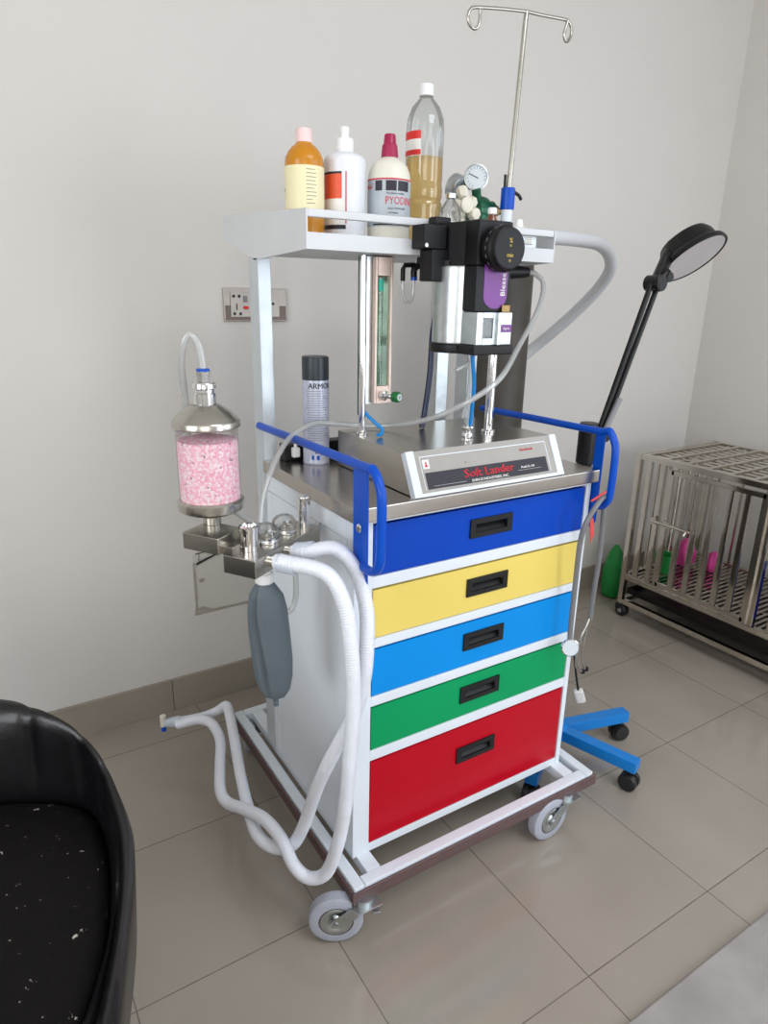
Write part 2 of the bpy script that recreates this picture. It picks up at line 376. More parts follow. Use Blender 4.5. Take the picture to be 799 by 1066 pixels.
# cabinet
CX0, CX1, CY0, CY1, CZ1 = .036, .665, .072, .49, .9155
DR = [('blue', .7976, .9066), ('yellow', .663, .773), ('sky', .5307, .6424), ('green', .4003, .5079), ('red', .1576, .3752)]
b = MB()
b.box((CX0, CY0, ZB), (.0765, .1, CZ1), .0015); b.box((.651, CY0, ZB), (CX1, .1, CZ1), .0015)
edges = [CZ1] + [q for d in DR for q in (d[2], d[1])] + [ZB]
for i in range(0, len(edges), 2): b.box((.0765, CY0 + .001, edges[i + 1] if i + 1 < len(edges) else ZB), (.651, .1, edges[i]), .001)
b.build('front_frame', M['white'], T)
b = MB(); b.box((CX0, .1002, ZB), (CX0 + .004, CY1, .872)); b.box((CX1 - .004, .1002, ZB), (CX1, CY1, CZ1)); b.box((CX0 + .004, CY1 - .004, ZB), (CX1 - .004, CY1, CZ1)); b.box((CX0 + .004, .1002, ZB), (CX1 - .004, CY1 - .004, ZB + .003))
b.box((CX0 - .001, .1002, .874), (CX0 + .004, CY1, CZ1)); b.box((CX0 - .0015, CY1 - .028, ZB), (CX0, CY1, .872))
b.build('cabinet_body', M['white'], T)
def drawer(key, za, zb, pull):
    g = .003; x0, x1 = .0765 + g, .651 - g; z0, z1 = za + .0015, zb - .005; yf, yb = .0745, .0945
    px0, px1, pz0, pz1 = pull
    d = MB()
    d.box((x0, yf, z0), (px0, yb, z1)); d.box((px1, yf, z0), (x1, yb, z1)); d.box((px0, yf, z0), (px1, yb, pz0)); d.box((px0, yf, pz1), (px1, yb, z1))
    o = d.build('drawer', M[key], T)
    h = MB(); e = .005; y0 = yf - .004
    a0, a1, c0, c1 = px0 - e, px1 + e, pz0 - e, pz1 + e; q = .011
    h.box((a0, y0, c0), (a1, yf - .0002, c0 + q)); h.box((a0, y0, c1 - q), (a1, yf - .0002, c1))
    h.box((a0, y0, c0 + q - .0005), (a0 + q + .003, yf - .0002, c1 - q + .0005)); h.box((a1 - q - .003, y0, c0 + q - .0005), (a1, yf - .0002, c1 - q + .0005))
    h.box((px0 + .0005, yf, pz0 + .0005), (px1 - .0005, yf + .0185, pz0 + .004)); h.box((px0 + .0005, yf + .0165, pz0 + .004), (px1 - .0005, yf + .0185, pz1 - .0005))
    h.prism([(px0 + .001, yf, pz0 + .004), (px0 + .001, yf + .016, pz0 + .02), (px0 + .001, yf + .016, pz0 + .004)], (px1 - px0 - .002, 0, 0))
    h.build('recessed_handle', M['pull'], o)
names = {'blue': 'dark blue drawer', 'yellow': 'yellow drawer', 'sky': 'light blue drawer', 'green': 'green drawer', 'red': 'red drawer, the deepest'}
for (key, za, zb), zc in zip(DR, (.8555, .7215, .5915, .4575, .2945)):
    n0 = len(bpy.data.objects); drawer(key, za, zb, (.317, .421, zc - .0155, zc + .0155))
for o in T.children:
    if o.name.startswith('drawer'): lab(o, names[[k for k in names if M[k] == o.data.materials[0]][0]])
# rear pillars
for x in (.033, .62):
    MB().box((x, .492, ZB), (x + .031, .545, 1.386), .002).build('pillar', M['pillar'], T)
# worktop
b = MB(); b.box((.028, .055, .9158), (.669, .4915, .945), .0025); b.build('worktop', M['top_steel'], T)
# blue push handles
def handle(x, yp0, yp1, loop, rodz, yrear):
    p = MB(); p.prism([(x - .002, yp0, 1.035), (x - .002, yp1, 1.035), (x - .002, yp1, .822), (x - .002, (yp0 + yp1) / 2, .80), (x - .002, yp0, .82)], (.004, 0, 0), bev=.001)
    P = [(x, yrear, rodz - .004), (x, .3, rodz), (x, (yp0 + yp1) / 2, rodz + .004)] + [(x, y, z) for y, z in loop]
    p.tube(P, .0085, 14, smooth=.008)
    o = p.build('push_handle', M['tubeblue'], T)
    MB().lathe([(.0001, 0), (.0075, .0), (.0085, -.002), (.007, -.004), (.0001, -.0045)], mtx=axis_to((x - .002, (yp0 + yp1) / 2, .921), (1, 0, 0)), seg=16, caps=False).build('bolt', M['chrome'], o)
handle(.0235, .003, .052, [(-.012, 1.035), (-.034, 1.012), (-.041, .985), (-.041, .9), (-.034, .868), (-.012, .852), (.02, .85)], 1.03, .491)
handle(.6745, .056, .082, [(.05, 1.037), (.031, 1.014), (.024, .985), (.024, .9), (.03, .874), (.046, .859), (.066, .857)], 1.026, .488)
# shelf: tray on the two pillars with deep end plates
SX0, SX1, SY0, SY1, SZ = .036, .655, .25, .695, 1.392
b = MB(); prof = [(SY0, 1.461), (SY0, SZ), (.506, 1.3805), (SY1, 1.430), (SY1, 1.482)]
b.prism([(SX0 - .003, y, z) for y, z in prof], (.003, 0, 0)); b.prism([(SX1, y, z) for y, z in prof], (.003, 0, 0))
b.box((SX0, SY0, SZ), (SX1, .56, SZ + .005)); b.box((SX0, SY0, SZ + .005), (SX1, SY0 + .003, 1.421)); b.prism([(SX0, .56, SZ), (SX0, SY1 - .004, 1.4315), (SX0, SY1 - .004, 1.4365), (SX0, .56, SZ + .005)], (SX1 - SX0, 0, 0))
sh = b.build('shelf', M['shelfwhite'], T)
MB().box((SX0, SY0 + .001, 1.4465), (SX1, SY0 + .013, 1.461), .003).build('guard_rail', M['shelfwhite'], sh)
# pale pipe bowing out from the end of the shelf and back behind the gas cylinder
MB().tube([(.659, .41, 1.455), (.719, .42, 1.46), (.848, .45, 1.469), (.99, .48, 1.471), (1.085, .5, 1.467), (1.16, .525, 1.445), (1.215, .56, 1.405), (1.243, .62, 1.352), (1.245, .7, 1.283), (1.231, .78, 1.213), (1.203, .86, 1.141), (1.125, .93, 1.042), (1.05, .965, .95)], .019, 18, smooth=.015).build('side_pipe', M['sidepipe'], T)

# ------------------------------------------------------------------ rear strip on the worktop
k = thing('power_strip', 'black power strip with a white plug along the rear edge of the steel worktop', 'power strip', (.14, .47, .945))
b = MB(); b.box((.068, .452, .9452), (.235, .488, .983), .003); b.build('strip_body', M['black'], k)
b = MB(); b.box((.082, .438, .955), (.1, .4518, .978), .003); b.cyl((.091, .445, .978), (.091, .445, .986), .004); b.build('plug', M['white_plug'], k)

# ------------------------------------------------------------------ ventilator console "Soft Lander"
K = thing('ventilator_console', 'grey steel console with red lettering on a sloping front, on the worktop', 'medical console', (.36, .22, .945))
x0, x1 = .16, .557; ya, za, yb, zb = .062, .9465, .102, 1.028
MB().prism([(x0 + .002, ya + .006, za), (x0 + .002, yb + .004, zb - .003), (x0 + .002, .372, zb - .003), (x0 + .002, .372, za)], (x1 - x0 - .004, 0, 0), bev=.0015).build('housing', M['steel'], K)
sl = V((0, yb - ya, zb - za)); LN = sl.length; F = frame_to((x0, ya, za), (1, 0, 0), sl); W = x1 - x0
def panel(name, m, items, parent=K):
    b = MB()
    for it in items: b.box(it[0], it[1], it[2] if len(it) > 2 else 0, F)
    return b.build(name, m, parent)
panel('bezel', M['white'], [((0, -.001, -.012), (.019, LN, .005), .002), ((W - .019, -.001, -.012), (W, LN, .005), .002), ((.0188, -.001, -.012), (W - .0188, .006, .0035), .001)])
fp = panel('front_panel', M['panelgrey'], [((.0192, .0062, -.008), (W - .0192, LN - .001, .002))])
panel('panel_border', M['white'], [((.03, .0765, .002), (W - .034, .0782, .0025)), ((.03, .012, .002), (.0312, .0765, .0025)), ((W - .0352, .012, .002), (W - .034, .0765, .0025))], fp)
st = panel('name_strip', M['ink'], [((.036, .012, .002), (W - .042, .045, .0028))], fp)
b = MB(); b.text('Soft Lander', .0235, F @ Matrix.Translation((.193, .0315, .0033)), sx=1.2); b.text('Soft Lander', .0235, F @ Matrix.Translation((.1936, .0317, .0033)), sx=1.2); b.build('lettering', M['redtext'], st)
b = MB(); b.text('SHIN-EI INDUSTRIES, INC.', .0078, F @ Matrix.Translation((.193, .0165, .0032)), sx=1.12); b.text('Model SL-100', .0068, F @ Matrix.Translation((.298, .0285, .0032))); b.box((.05, .017, .0028), (.13, .0174, .003), 0, F); b.box((.27, .0225, .0028), (.335, .0229, .003), 0, F); b.build('small_lettering', M['label_white'], st)
b = MB(); b.text('Anesthesia', .0085, F @ Matrix.Translation((.305, .066, .0024))); b.build('red_caption', M['inkred'], fp)
b = MB(); b.box((.035, .053, .002), (.05, .071, .0026), 0, F); b.build('emblem', M['label_white'], fp)
b = MB(); b.box((.039, .0565, .0026), (.046, .0595, .0031), 0, F); b.box((.041, .0595, .0026), (.044, .0665, .0031), 0, F); b.build('emblem_mark', M['inkred'], fp)
b = MB(); b.text('o   .   . ..', .008, F @ Matrix.Translation((.15, .056, .0024))); b.build('panel_legend', M['greyink'], fp)
MB().lathe([(.012, 0), (.0125, .004), (.009, .007), (.009, .011), (.012, .014), (.0105, .019), (.007, .021), (.011, .026), (.0125, .03), (.011, .034), (.003, .035)], (.343, .138, zb - .003), 24).build('gas_port', M['chrome'], K)

# chrome rods rising from the console
k = thing('chrome_stand_rod', 'slim chrome rod standing on the console beside the flowmeter', 'rod', (.185, .305, 1.0255)); MB().cyl((.185, .305, 1.0255), (.185, .305, 1.391), .0075).build('tube', M['chrome'], k); MB().lathe([(.013, 0), (.013, .004), (.009, .007)], (.185, .305, 1.0256), 20).build('foot_flange', M['chrome'], k)
k = thing('chrome_support_rod', 'slim chrome rod standing on the console under the vaporiser', 'rod', (.452, .2, 1.0255)); MB().cyl((.452, .2, 1.0255), (.452, .2, 1.2035), .0095).build('tube', M['chrome'], k); MB().lathe([(.015, 0), (.015, .004), (.011, .007)], (.452, .2, 1.0256), 20).build('foot_flange', M['chrome'], k)

# ------------------------------------------------------------------ flowmeter
K = thing('flowmeter', 'tall aluminium-edged glass flowmeter with a green knob hanging under the shelf', 'flowmeter', (.232, .33, 1.08))
b = MB(); y0, y1 = .315, .345
b.box((.2, y0 + .008, 1.085), (.27, y1, 1.391), .002); b.build('back_plate', M['zinc'], K)
b = MB(); b.box((.2175, y0 - .006, 1.088), (.2235, y0 + .0075, 1.389), .0015); b.box((.2545, y0 - .006, 1.088), (.2605, y0 + .0075, 1.389), .0015); b.box((.2235, y0 - .006, 1.088), (.2545, y0 + .0075, 1.126), .0015); b.box((.2235, y0 - .006, 1.352), (.2545, y0 + .0075, 1.389), .0015); b.build('frame', M['aluminium'], K)
MB().box((.224, y0 + .001, 1.1265), (.254, y0 + .005, 1.3515)).build('scale_plate', M['scale'], K)
t = MB().cyl((.231, y0 - .003, 1.13), (.231, y0 - .003, 1.348), .0052, seg=14).build('glass_tube', M['flowglass'], K)
MB().cyl((.231, y0 - .003, 1.322), (.231, y0 - .003, 1.345), .006, seg=14).build('float_cap', M['teal'], K)
MB().box((.198, y0 + .01, 1.06), (.2035, y1 + .004, 1.391), .001).build('edge_strip', M['reg'], K)
n = V((.35, -1, 0)).normalized(); p = V((.238, y0 - .006, 1.106))
MB().lathe([(.011, 0), (.011, .008), (.006, .01), (.006, .03), (.011, .032)], mtx=axis_to(p, n), seg=20).build('valve_stem', M['chrome'], K)
kb = MB().lathe([(.0095, 0), (.0115, .003), (.0115, .012), (.010, .015)], mtx=axis_to(p + n * .0321, n), seg=20).build('control_knob', M['knobgreen'], K)
MB().lathe([(.0072, 0), (.0072, .001), (.0045, .001), (.0045, 0)], mtx=axis_to(p + n * .0472, n), seg=20).build('knob_ring', M['dial'], kb)
tag(MB().tube([(.212, .34, 1.1), (.2, .338, 1.085), (.192, .30, 1.07), (.205, .275, 1.05), (.213, .265, 1.04), (.207, .26, 1.031), (.195, .255, 1.0315)], .004, 10, smooth=.006).build('blue_sample_tube', M['cyan']), 'short bright blue tube curling below the flowmeter onto the console', 'tube')

K = thing('sampling_line', 'little clear loop of tubing with two black elbows under the shelf', 'tube', (.30, .29, 1.34))
MB().tube([(.278, .3, 1.345), (.279, .3, 1.318), (.290, .3, 1.3), (.303, .3, 1.31), (.306, .3, 1.352)], .0035, 10, smooth=.006).build('loop', M['cleartube'], K)
b = MB(); b.tube([(.278, .3, 1.343), (.278, .3, 1.366), (.283, .3, 1.3745), (.306, .299, 1.3755)], .005, 10); b.tube([(.306, .3, 1.35), (.306, .3, 1.368), (.314, .298, 1.374), (.335, .295, 1.374)], .007, 12, smooth=.006); b.cyl((.318, .297, 1.374), (.318, .297, 1.391), .0065); b.build('elbow', M['black'], K)
MB().tube([(.306, .3, 1.345), (.306, .3, 1.351)], .0072, 12).build('collet', M['tubeblue'], K)

# ------------------------------------------------------------------ vaporiser
K = thing('vaporiser', 'black and silver gas vaporiser with a round dial and purple plate, clamped to the shelf', 'vaporiser', (.375, .18, 1.2))
b = MB(); b.box((.338, .132, 1.372), (.424, .236, 1.455), .004); b.box((.334, .128, 1.286), (.422, .185, 1.3718), .003); b.prism([(.338, .236, 1.372), (.338, .236, 1.453), (.318, .222, 1.453), (.318, .222, 1.372)], (.02, -.05, 0)); b.build('head', M['black'], K)
MB().lathe([(.053, 1.2225), (.0535, 1.226), (.0535, 1.368), (.052, 1.3715)], (.361, .212, 0), 44).build('canister', M['zinc'], K)
b = MB(); b.box((.334, .118, 1.2225), (.35, .186, 1.2855), .0015); b.box((.376, .118, 1.2225), (.425, .186, 1.2855), .0015); b.box((.35, .118, 1.2225), (.376, .186, 1.236), .001); b.box((.35, .118, 1.274), (.376, .186, 1.2855), .001); b.box((.35, .15, 1.236), (.376, .186, 1.274)); b.box((.384, .1125, 1.2225), (.392, .118, 1.2855), .001); b.build('filler_block', M['zinc'], K)
b = MB(); b.box((.3505, .1205, 1.2365), (.3755, .1495, 1.2735)); b.build('sight_glass', M['dome'], K)
b = MB(); b.lathe([(.056, 1.2035), (.058, 1.206), (.058, 1.219), (.056, 1.222)], (.361, .212, 0), 44); b.box((.325, .112, 1.2035), (.428, .19, 1.222), .003); b.build('base_ring', M['black'], K)
dl = axis_to((.387, .1318, 1.403), (0, -1, 0))
dk = MB().lathe([(.041, 0), (.043, .004), (.043, .022), (.039, .026), (.0385, .034), (.034, .0365)], mtx=dl, seg=48).build('dial', M['black'], K)
b = MB()
for a in range(100, 270, 20):
    q = math.radians(a); b.box((-.0006, -.0035, 0), (.0006, .0035, .0006), 0, dl @ Matrix.Rotation(q, 4, 'Z') @ Matrix.Translation((.0431, 0, .014)) @ Matrix.Rotation(PI / 2, 4, 'Y'))
b.build('dial_ticks', M['greyink'], dk)
b = MB(); fm = frame_to((.387, .0949, 1.403), (1, 0, 0), (0, 0, 1))
b.text('%', .012, fm @ Matrix.Translation((0, .014, 0))); b.text('o', .009, fm @ Matrix.Translation((0, .006, 0))); b.text('mix', .011, fm @ Matrix.Translation((0, -.012, 0))); b.text('o', .01, fm @ Matrix.Translation((0, -.021, 0))); b.build('dial_marks', M['gold'], dk)
pp = [(.354, 1.374)] + [(.384 - .03 * math.cos(math.radians(a)), 1.316 - .024 * math.sin(math.radians(a))) for a in range(0, 181, 15)] + [(.414, 1.374)]
pl = MB().prism([(x, .1272, z) for x, z in pp], (0, .0008, 0)).build('purple_plate', M['purple'], K)
MB().text('Blease', .0165, frame_to((.403, .1268, 1.338), (0, 0, 1), (-1, 0, 0)), sx=1.05).build('lettering', M['label_white'], pl)
MB().box((.4, .122, 1.2856), (.421, .127, 1.2995), .001).build('filler_cap', M['brass'], K)
pl = MB().box((.396, .1172, 1.247), (.424, .118, 1.262)).build('agent_plate', M['purple'], K)
MB().text('Agent', .0068, frame_to((.41, .117, 1.2545), (1, 0, 0), (0, 0, 1))).build('lettering', M['label_white'], pl)
b = MB(); b.box((.262, .205, 1.402), (.3175, .2485, 1.447), .003); b.box((.283, .205, 1.342), (.329, .2485, 1.402), .003); b.box((.300, .222, 1.447), (.34, .248, 1.464), .004); b.build('clamp', M['black'], K)
MB().box((.3175, .2, 1.368), (.322, .206, 1.382)).build('clamp_catch', M['chrome'], K); MB().cyl((.268, .203, 1.408), (.268, .206, 1.408), .004, seg=10).build('clamp_screw', M['chrome'], K)

tag(MB().tube([(.33, .235, 1.342), (.356, .28, 1.3), (.36, .3, 1.23), (.357, .3, 1.146), (.346, .3, 1.06), (.34, .3, 1.027)], .0065, 12, smooth=.01).build('navy_hose', M['darkhose']), 'dark navy hose hanging from the vaporiser clamp to the console', 'hose')
tag(MB().tube([(.366, .165, 1.2033), (.369, .165, 1.18), (.379, .17, 1.139), (.395, .192, 1.07), (.399, .2, 1.026)], .0045, 10, smooth=.01).build('sky_blue_tube', M['cyan']), 'thin straight sky-blue tube between vaporiser and console top', 'tube')
K = thing('clear_gas_tube', 'long clear tube sweeping from a black connector past the vaporiser and round the spray can', 'tube', (.62, .3, 1.37))
MB().tube([(.625, .3, 1.3715), (.645, .295, 1.370), (.655, .28, 1.357), (.644, .26, 1.332), (.590, .22, 1.282), (.498, .17, 1.215), (.401, .112, 1.158), (.34, .12, 1.118), (.306, .18, 1.078), (.289, .26, 1.049), (.259, .325, 1.0345), (.206, .355, 1.034), (.14, .36, 1.043), (.084, .34, 1.05), (.018, .30, 1.038), (-.025, .27, 1.011), (-.059, .24, .977), (-.085, .215, .938), (-.1, .19, .901)], .0058, 12, smooth=.012).build('tubing', M['cleartube'], K)
b = MB(); b.tube([(.556, .31, 1.370), (.576, .31, 1.3705), (.61, .303, 1.3715), (.628, .30, 1.3715)], .017, 16, rfun=lambda t: .0185 - .007 * t); b.cyl((.572, .31, 1.37), (.572, .31, 1.3915), .012); b.build('connector', M['black'], K)
K = thing('clear_vent_lines', 'pair of thin clear lines hanging below the shelf in front of the grey gas cylinder', 'tube', (.54, .42, 1.3))
for q, pts in enumerate(([(.545, .40, 1.392), (.556, .41, 1.33), (.59, .43, 1.26), (.615, .45, 1.20), (.605, .47, 1.15), (.57, .48, 1.13)], [(.55, .42, 1.392), (.548, .43, 1.3), (.575, .45, 1.22), (.61, .47, 1.14), (.617, .48, 1.06), (.6, .48, 1.0), (.59, .47, .946)])):
    MB().tube(pts, .0055, 10, smooth=.012).build('line', M['cleartube'], K)

# steel channel behind the vaporiser
tag(MB().box((.443, .398, .9455), (.483, .428, 1.391), .002).box((.4435, .390, 1.03), (.447, .398, 1.391), .001).build('support_channel', M['zinc']), 'broad upright steel channel between worktop and shelf behind the vaporiser', 'support post')

# ------------------------------------------------------------------ things on the shelf
SF = 1.3972
def cam_ang(x, y): return math.degrees(math.atan2(-.94 - y, -.538 - x))
BS, BZ = .92, 1.055
def bottle(name, label, cat, c, prof, m, seg=36):
    prof = [(r * BS, z * BZ) for r, z in prof]
    k = thing(name, label, cat, (c[0], c[1], SF)); MB().lathe(prof, (c[0], c[1], SF), seg).build('body', m, k); return k
# amber bottle
c = (.091, .375); k = bottle('amber_bottle', 'amber plastic bottle with a cream label and pale pink cap, first on the shelf', 'bottle', c, [(.036, 0), (.0405, .004), (.041, .01), (.041, .150), (.0395, .158), (.034, .168), (.026, .176), (.018, .181), (.0155, .185), (.0155, .19)], M['orange'])
MB().lathe([(r * BS, z * BZ) for r, z in [(.0165, .1835), (.017, .186), (.017, .2035), (.016, .206)]], (*c, SF), 28).build('cap', M['pinkcap'], k)
a = cam_ang(*c); l = MB().band(c, .0411 * BS, SF + .073, SF + .150, a - 125, a + 95).build('label', M['label_cream'], k)
b = MB()
for i, wd in enumerate((26, 30, 30, 28, 30, 24, 30, 30, 18, 26)):
    z = SF + .142 - i * .0066; b.band(c, .0411 * BS + .0006, z, z + .0012, a + 5, a + 5 + wd, .0003)
b.band(c, .0411 * BS + .0006, SF + .104, SF + .112, a - 84, a - 76, .0003); b.build('print', M['greyink'], l)
# white bottle
BS = .98; c = (.1805, .375); k = bottle('white_bottle', 'white plastic bottle with a white nozzle cap and an orange label', 'bottle', c, [(.038, 0), (.0425, .004), (.0432, .012), (.0432, .158), (.042, .165), (.036, .171), (.024, .1745), (.018, .177), (.018, .182)], M['bottlewhite'])
MB().lathe([(r * BS, z * BZ) for r, z in [(.0172, .178), (.0178, .18), (.0178, .198), (.0165, .2), (.0085, .2015), (.0082, .209), (.0092, .2105), (.0092, .2185), (.007, .2205)]], (*c, SF), 28).build('nozzle_cap', M['capwhite'], k)
a = cam_ang(*c)
for nm, z0, z1, a0, a1, mm in (('orange_panel', .094, .137, -75, -8, 'label_orange'), ('black_stripe', .137, .141, -75, -8, 'ink'), ('white_panel', .048, .094, -75, -2, 'label_white'), ('red_line', .05, .141, 2, 5, 'inkred'), ('black_foot_stripe', .040, .0475, -75, 3, 'ink')):
    MB().band(c, .0433 * BS, SF + z0 * 1.04, SF + z1 * 1.04, a + a0, a + a1).build(nm, M[mm], k)
# povidone bottle
BS = .955; c = (.276, .358); k = bottle('povidone_bottle', 'white bottle with a silver label and maroon cap, third on the shelf', 'bottle', c, [(.04, 0), (.0455, .005), (.0462, .015), (.0462, .135), (.0445, .148), (.0385, .160), (.029, .169), (.019, .1735), (.016, .176), (.016, .182)], M['bottlecream'])
MB().lathe([(r * BS, z * BZ) for r, z in [(.0175, .1755), (.0185, .178), (.0165, .196), (.0165, .1965), (.0135, .200), (.012, .215), (.0105, .2165)]], (*c, SF), 24).build('cap', M['maroon'], k)
a = cam_ang(*c); l = MB().band(c, .0463 * BS, SF + .052, SF + .142, a - 110, a + 110).build('label', M['label_grey'], k)
b = MB(); b.band(c, .0463 * BS + .0006, SF + 0.1391, SF + 0.1418, a - 95, a + 100, .0003); b.text('PYODINE', .0205, None, 'LEFT', .0003, (c, .0463 * BS + .0007, SF + 0.0997, a - 10), .8); b.band(c, .0463 * BS + .0006, SF + 0.1307, SF + 0.1313, a - 90, a - 40, .0003); b.text('Alpha', .009, None, 'CENTER', .0003, (c, .0463 * BS + .0007, SF + 0.1263, a - 62)); b.build('red_print', M['inkred'], l)
b = MB(); b.band(c, .0463 * BS + .0006, SF + 0.1186, SF + 0.1374, a - 38, a - 18, .0003); b.band(c, .0463 * BS + .0006, SF + 0.1186, SF + 0.1374, a - 8, a + 20, .0003); b.band(c, .0463 * BS + .0006, SF + 0.1186, SF + 0.1374, a + 24, a + 60, .0003); b.band(c, .0463 * BS + .0006, SF + 0.0537, SF + 0.0571, a - 45, a + 80, .0003)
b.text('Povidone Iodine', .006, None, 'LEFT', .0003, (c, .0463 * BS + .0007, SF + 0.1136, a - 6)); b.text('SOLUTION USP', .0055, None, 'LEFT', .0003, (c, .0463 * BS + .0007, SF + 0.0853, a - 2)); b.text('Antiseptic', .005, None, 'LEFT', .0003, (c, .0463 * BS + .0007, SF + 0.0776, a)); b.text('500 ml', .0055, None, 'LEFT', .0003, (c, .0463 * BS + .0007, SF + 0.0687, a)); b.build('dark_print', M['ink'], l)
# PET bottle with amber liquid
c = (.392, .4); K = thing('clear_drink_bottle', 'tall clear ribbed bottle half full of amber liquid, white cap', 'bottle', (*c, SF))
PS, PZ = .955, 1.125
pr = [(r * PS, z * PZ) for r, z in [(.036, .001), (.0425, .006), (.0435, .015), (.0435, .045), (.0415, .05), (.0415, .086), (.0438, .092), (.0438, .098), (.0405, .104), (.0438, .112), (.0438, .126), (.0415, .134), (.0428, .14), (.0428, .172), (.0428, .18), (.0430, .205), (.0430, .212), (.0430, .225), (.041, .246), (.032, .266), (.02, .278), (.014, .283), (.014, .29)]]
MB().lathe(pr, (*c, SF), 36, caps=False).build('body', M['pet'], K)
MB().lathe([(max(.001, r - .0016), z + .0012) for r, z in pr if z < .180 * PZ] + [(.0408 * PS, .180 * PZ)], (*c, SF), 36).build('liquid', M['liquid'], K)
MB().lathe([(r * PS, z * PZ) for r, z in [(.0165, .2855), (.0165, .2885), (.0158, .2890), (.0158, .303), (.0145, .305)]], (*c, SF), 28).build('cap', M['capwhite'], K)
a = cam_ang(*c)
for nm, z0, z1, mm in (('label', .190, .208, 'label_white'), ('label_top_band', .208, .222, 'label_red'), ('label_foot_band', .181, .190, 'label_red')): MB().band(c, .0431 * PS, SF + z0 * PZ, SF + z1 * PZ, a - 95, a - 12).build(nm, M[mm], K)
# regulator with two gauges
K = thing('gas_regulator', 'green brass-ended regulator with two round dial gauges lying on the shelf', 'regulator', (.565, .45, SF))
b = MB(); b.lathe([(.022, 0), (.03, .004), (.033, .02), (.03, .036), (.022, .042), (.022, .06), (.012, .062)], mtx=axis_to((.572, .45, 1.514), (1, 0, .05))); b.lathe([(.026, 0), (.028, .02), (.024, .06), (.03, .075), (.03, .122), (.02, .132), (.014, .14)], (.59, .45, SF), 28); b.cyl((.59, .45, 1.50), (.565, .43, 1.56), .011); b.build('regulator_body', M['reg'], K)
b = MB(); b.cyl((.63, .45, 1.517), (.66, .45, 1.518), .008); b.cyl((.640, .45, 1.5175), (.650, .45, 1.5178), .013, seg=6); b.build('outlet_nut', M['brass'], K)
def gauge(p, n, r):
    m = axis_to(p, n); g = MB().lathe([(r * .9, -.022), (r, -.018), (r * 1.05, -.002), (r * 1.05, .002), (r * .93, .003), (r * .9, .0)], mtx=m, seg=36).build('gauge', M['zinc'], K)
    MB().lathe([(.0005, 0), (r * .9, 0), (r * .9, .001), (.0005, .001)], mtx=m, seg=36, caps=False).build('dial_face', M['dial'], g)
    b = MB()
    for a in range(-130, 131, 20): b.box((-.0005, r * .68, .0012), (.0005, r * .82, .0016), 0, m @ Matrix.Rotation(math.radians(a), 4, 'Z'))
    b.box((-.0009, -r * .2, .0014), (.0009, r * .7, .002), 0, m @ Matrix.Rotation(math.radians(40), 4, 'Z')); b.build('needle', M['ink'], g)
gauge((.563, .43, 1.583), (-.45, -.88, .05), .028); gauge((.53, .47, 1.565), (-.2, .8, .35), .028)
K = thing('plastic_clover_knob', 'cream lobed plastic knob in front of the green regulator', 'knob', (.52, .42, SF))
b = MB()
for a, q, w_ in ((15, .026, 1.0), (75, .016, .8), (120, .027, .95), (185, .018, .85), (245, .02, 1.1), (318, .03, 1.05)): b.lathe([(.004 * w_, -.012), (.012 * w_, -.011), (.015 * w_, -.004), (.014 * w_, .006), (.010 * w_, .012), (.003, .013)], (.515 + q * math.cos(math.radians(a)), .41 + .010 * math.sin(math.radians(a * 2)), 1.519 + q * math.sin(math.radians(a))), 7, mtx=Matrix.Rotation(PI / 2 + a * .01, 4, 'X'))
b.lathe([(.016, -.015), (.018, -.01), (.018, .014), (.012, .018)], (.515, .41, 1.517), 20, mtx=Matrix.Rotation(PI / 2, 4, 'X')); b.build('lobes', M['cream'], K)
MB().lathe([(.017, 0), (.019, .003), (.013, .01), (.011, .05), (.013, .09), (.013, .10)], (.515, .424, SF), 20).build('stem', M['cream'], K)
K = thing('small_clear_bottle', 'small clear glass bottle with a metal cap at the regulator side of the amber liquid', 'bottle', (.462, .39, SF))
MB().lathe([(.022, 0), (.0245, .004), (.0245, .09), (.0225, .107), (.013, .121), (.0095, .125), (.0095, .132)], (.462, .39, SF), 28).build('body', M['pet'], K)
b = MB(); b.lathe([(.0105, .126), (.0125, .128), (.0125, .137), (.0095, .139)], (.462, .39, SF), 20); b.build('cap', M['chrome'], K)
K = thing('brown_vial', 'small brown glass vial peeping up behind the vaporiser head', 'vial', (.497, .2855, SF))
MB().lathe([(.016, 0), (.0185, .003), (.0185, .055), (.0165, .067), (.008, .085), (.007, .094)], (.497, .2855, SF), 24).build('body', M['brownglass'], K); MB().lathe([(.0085, .0885), (.010, .09), (.010, .1), (.008, .102)], (.497, .2855, SF), 20).build('cap', M['capwhite'], K)
K = thing('switch_box', 'white switch box with a dark rotary knob between shelf lip and rail', 'switch box', (.575, .285, SF))
MB().box((.538, .262, SF + .0002), (.612, .33, 1.446), .002).build('housing', M['white'], K)
MB().lathe([(.0075, 0), (.0085, .002), (.008, .008), (.005, .009)], mtx=axis_to((.555, .2618, 1.4355), (0, -1, 0)), seg=20).build('rotary_knob', M['pull'], K)
p = MB().box((.577, .2606, 1.4285), (.598, .2618, 1.4455), .0005).build('rating_plate', M['label_white'], K)
b = MB()
for i in range(4): b.box((.5795, .2602, 1.442 - i * .0035), (.5955, .2606, 1.443 - i * .0035))
b.box((.577, .2602, 1.4285), (.598, .2606, 1.4300)); b.build('print', M['greyink'], p)
b = MB(); b.lathe([(.0225, 0), (.024, .004), (.02, .016), (.010, .022), (.008, .034), (.006, .036)], (.585, .295, 1.4462), 24)
b.build('push_button', M['capwhite'], K)
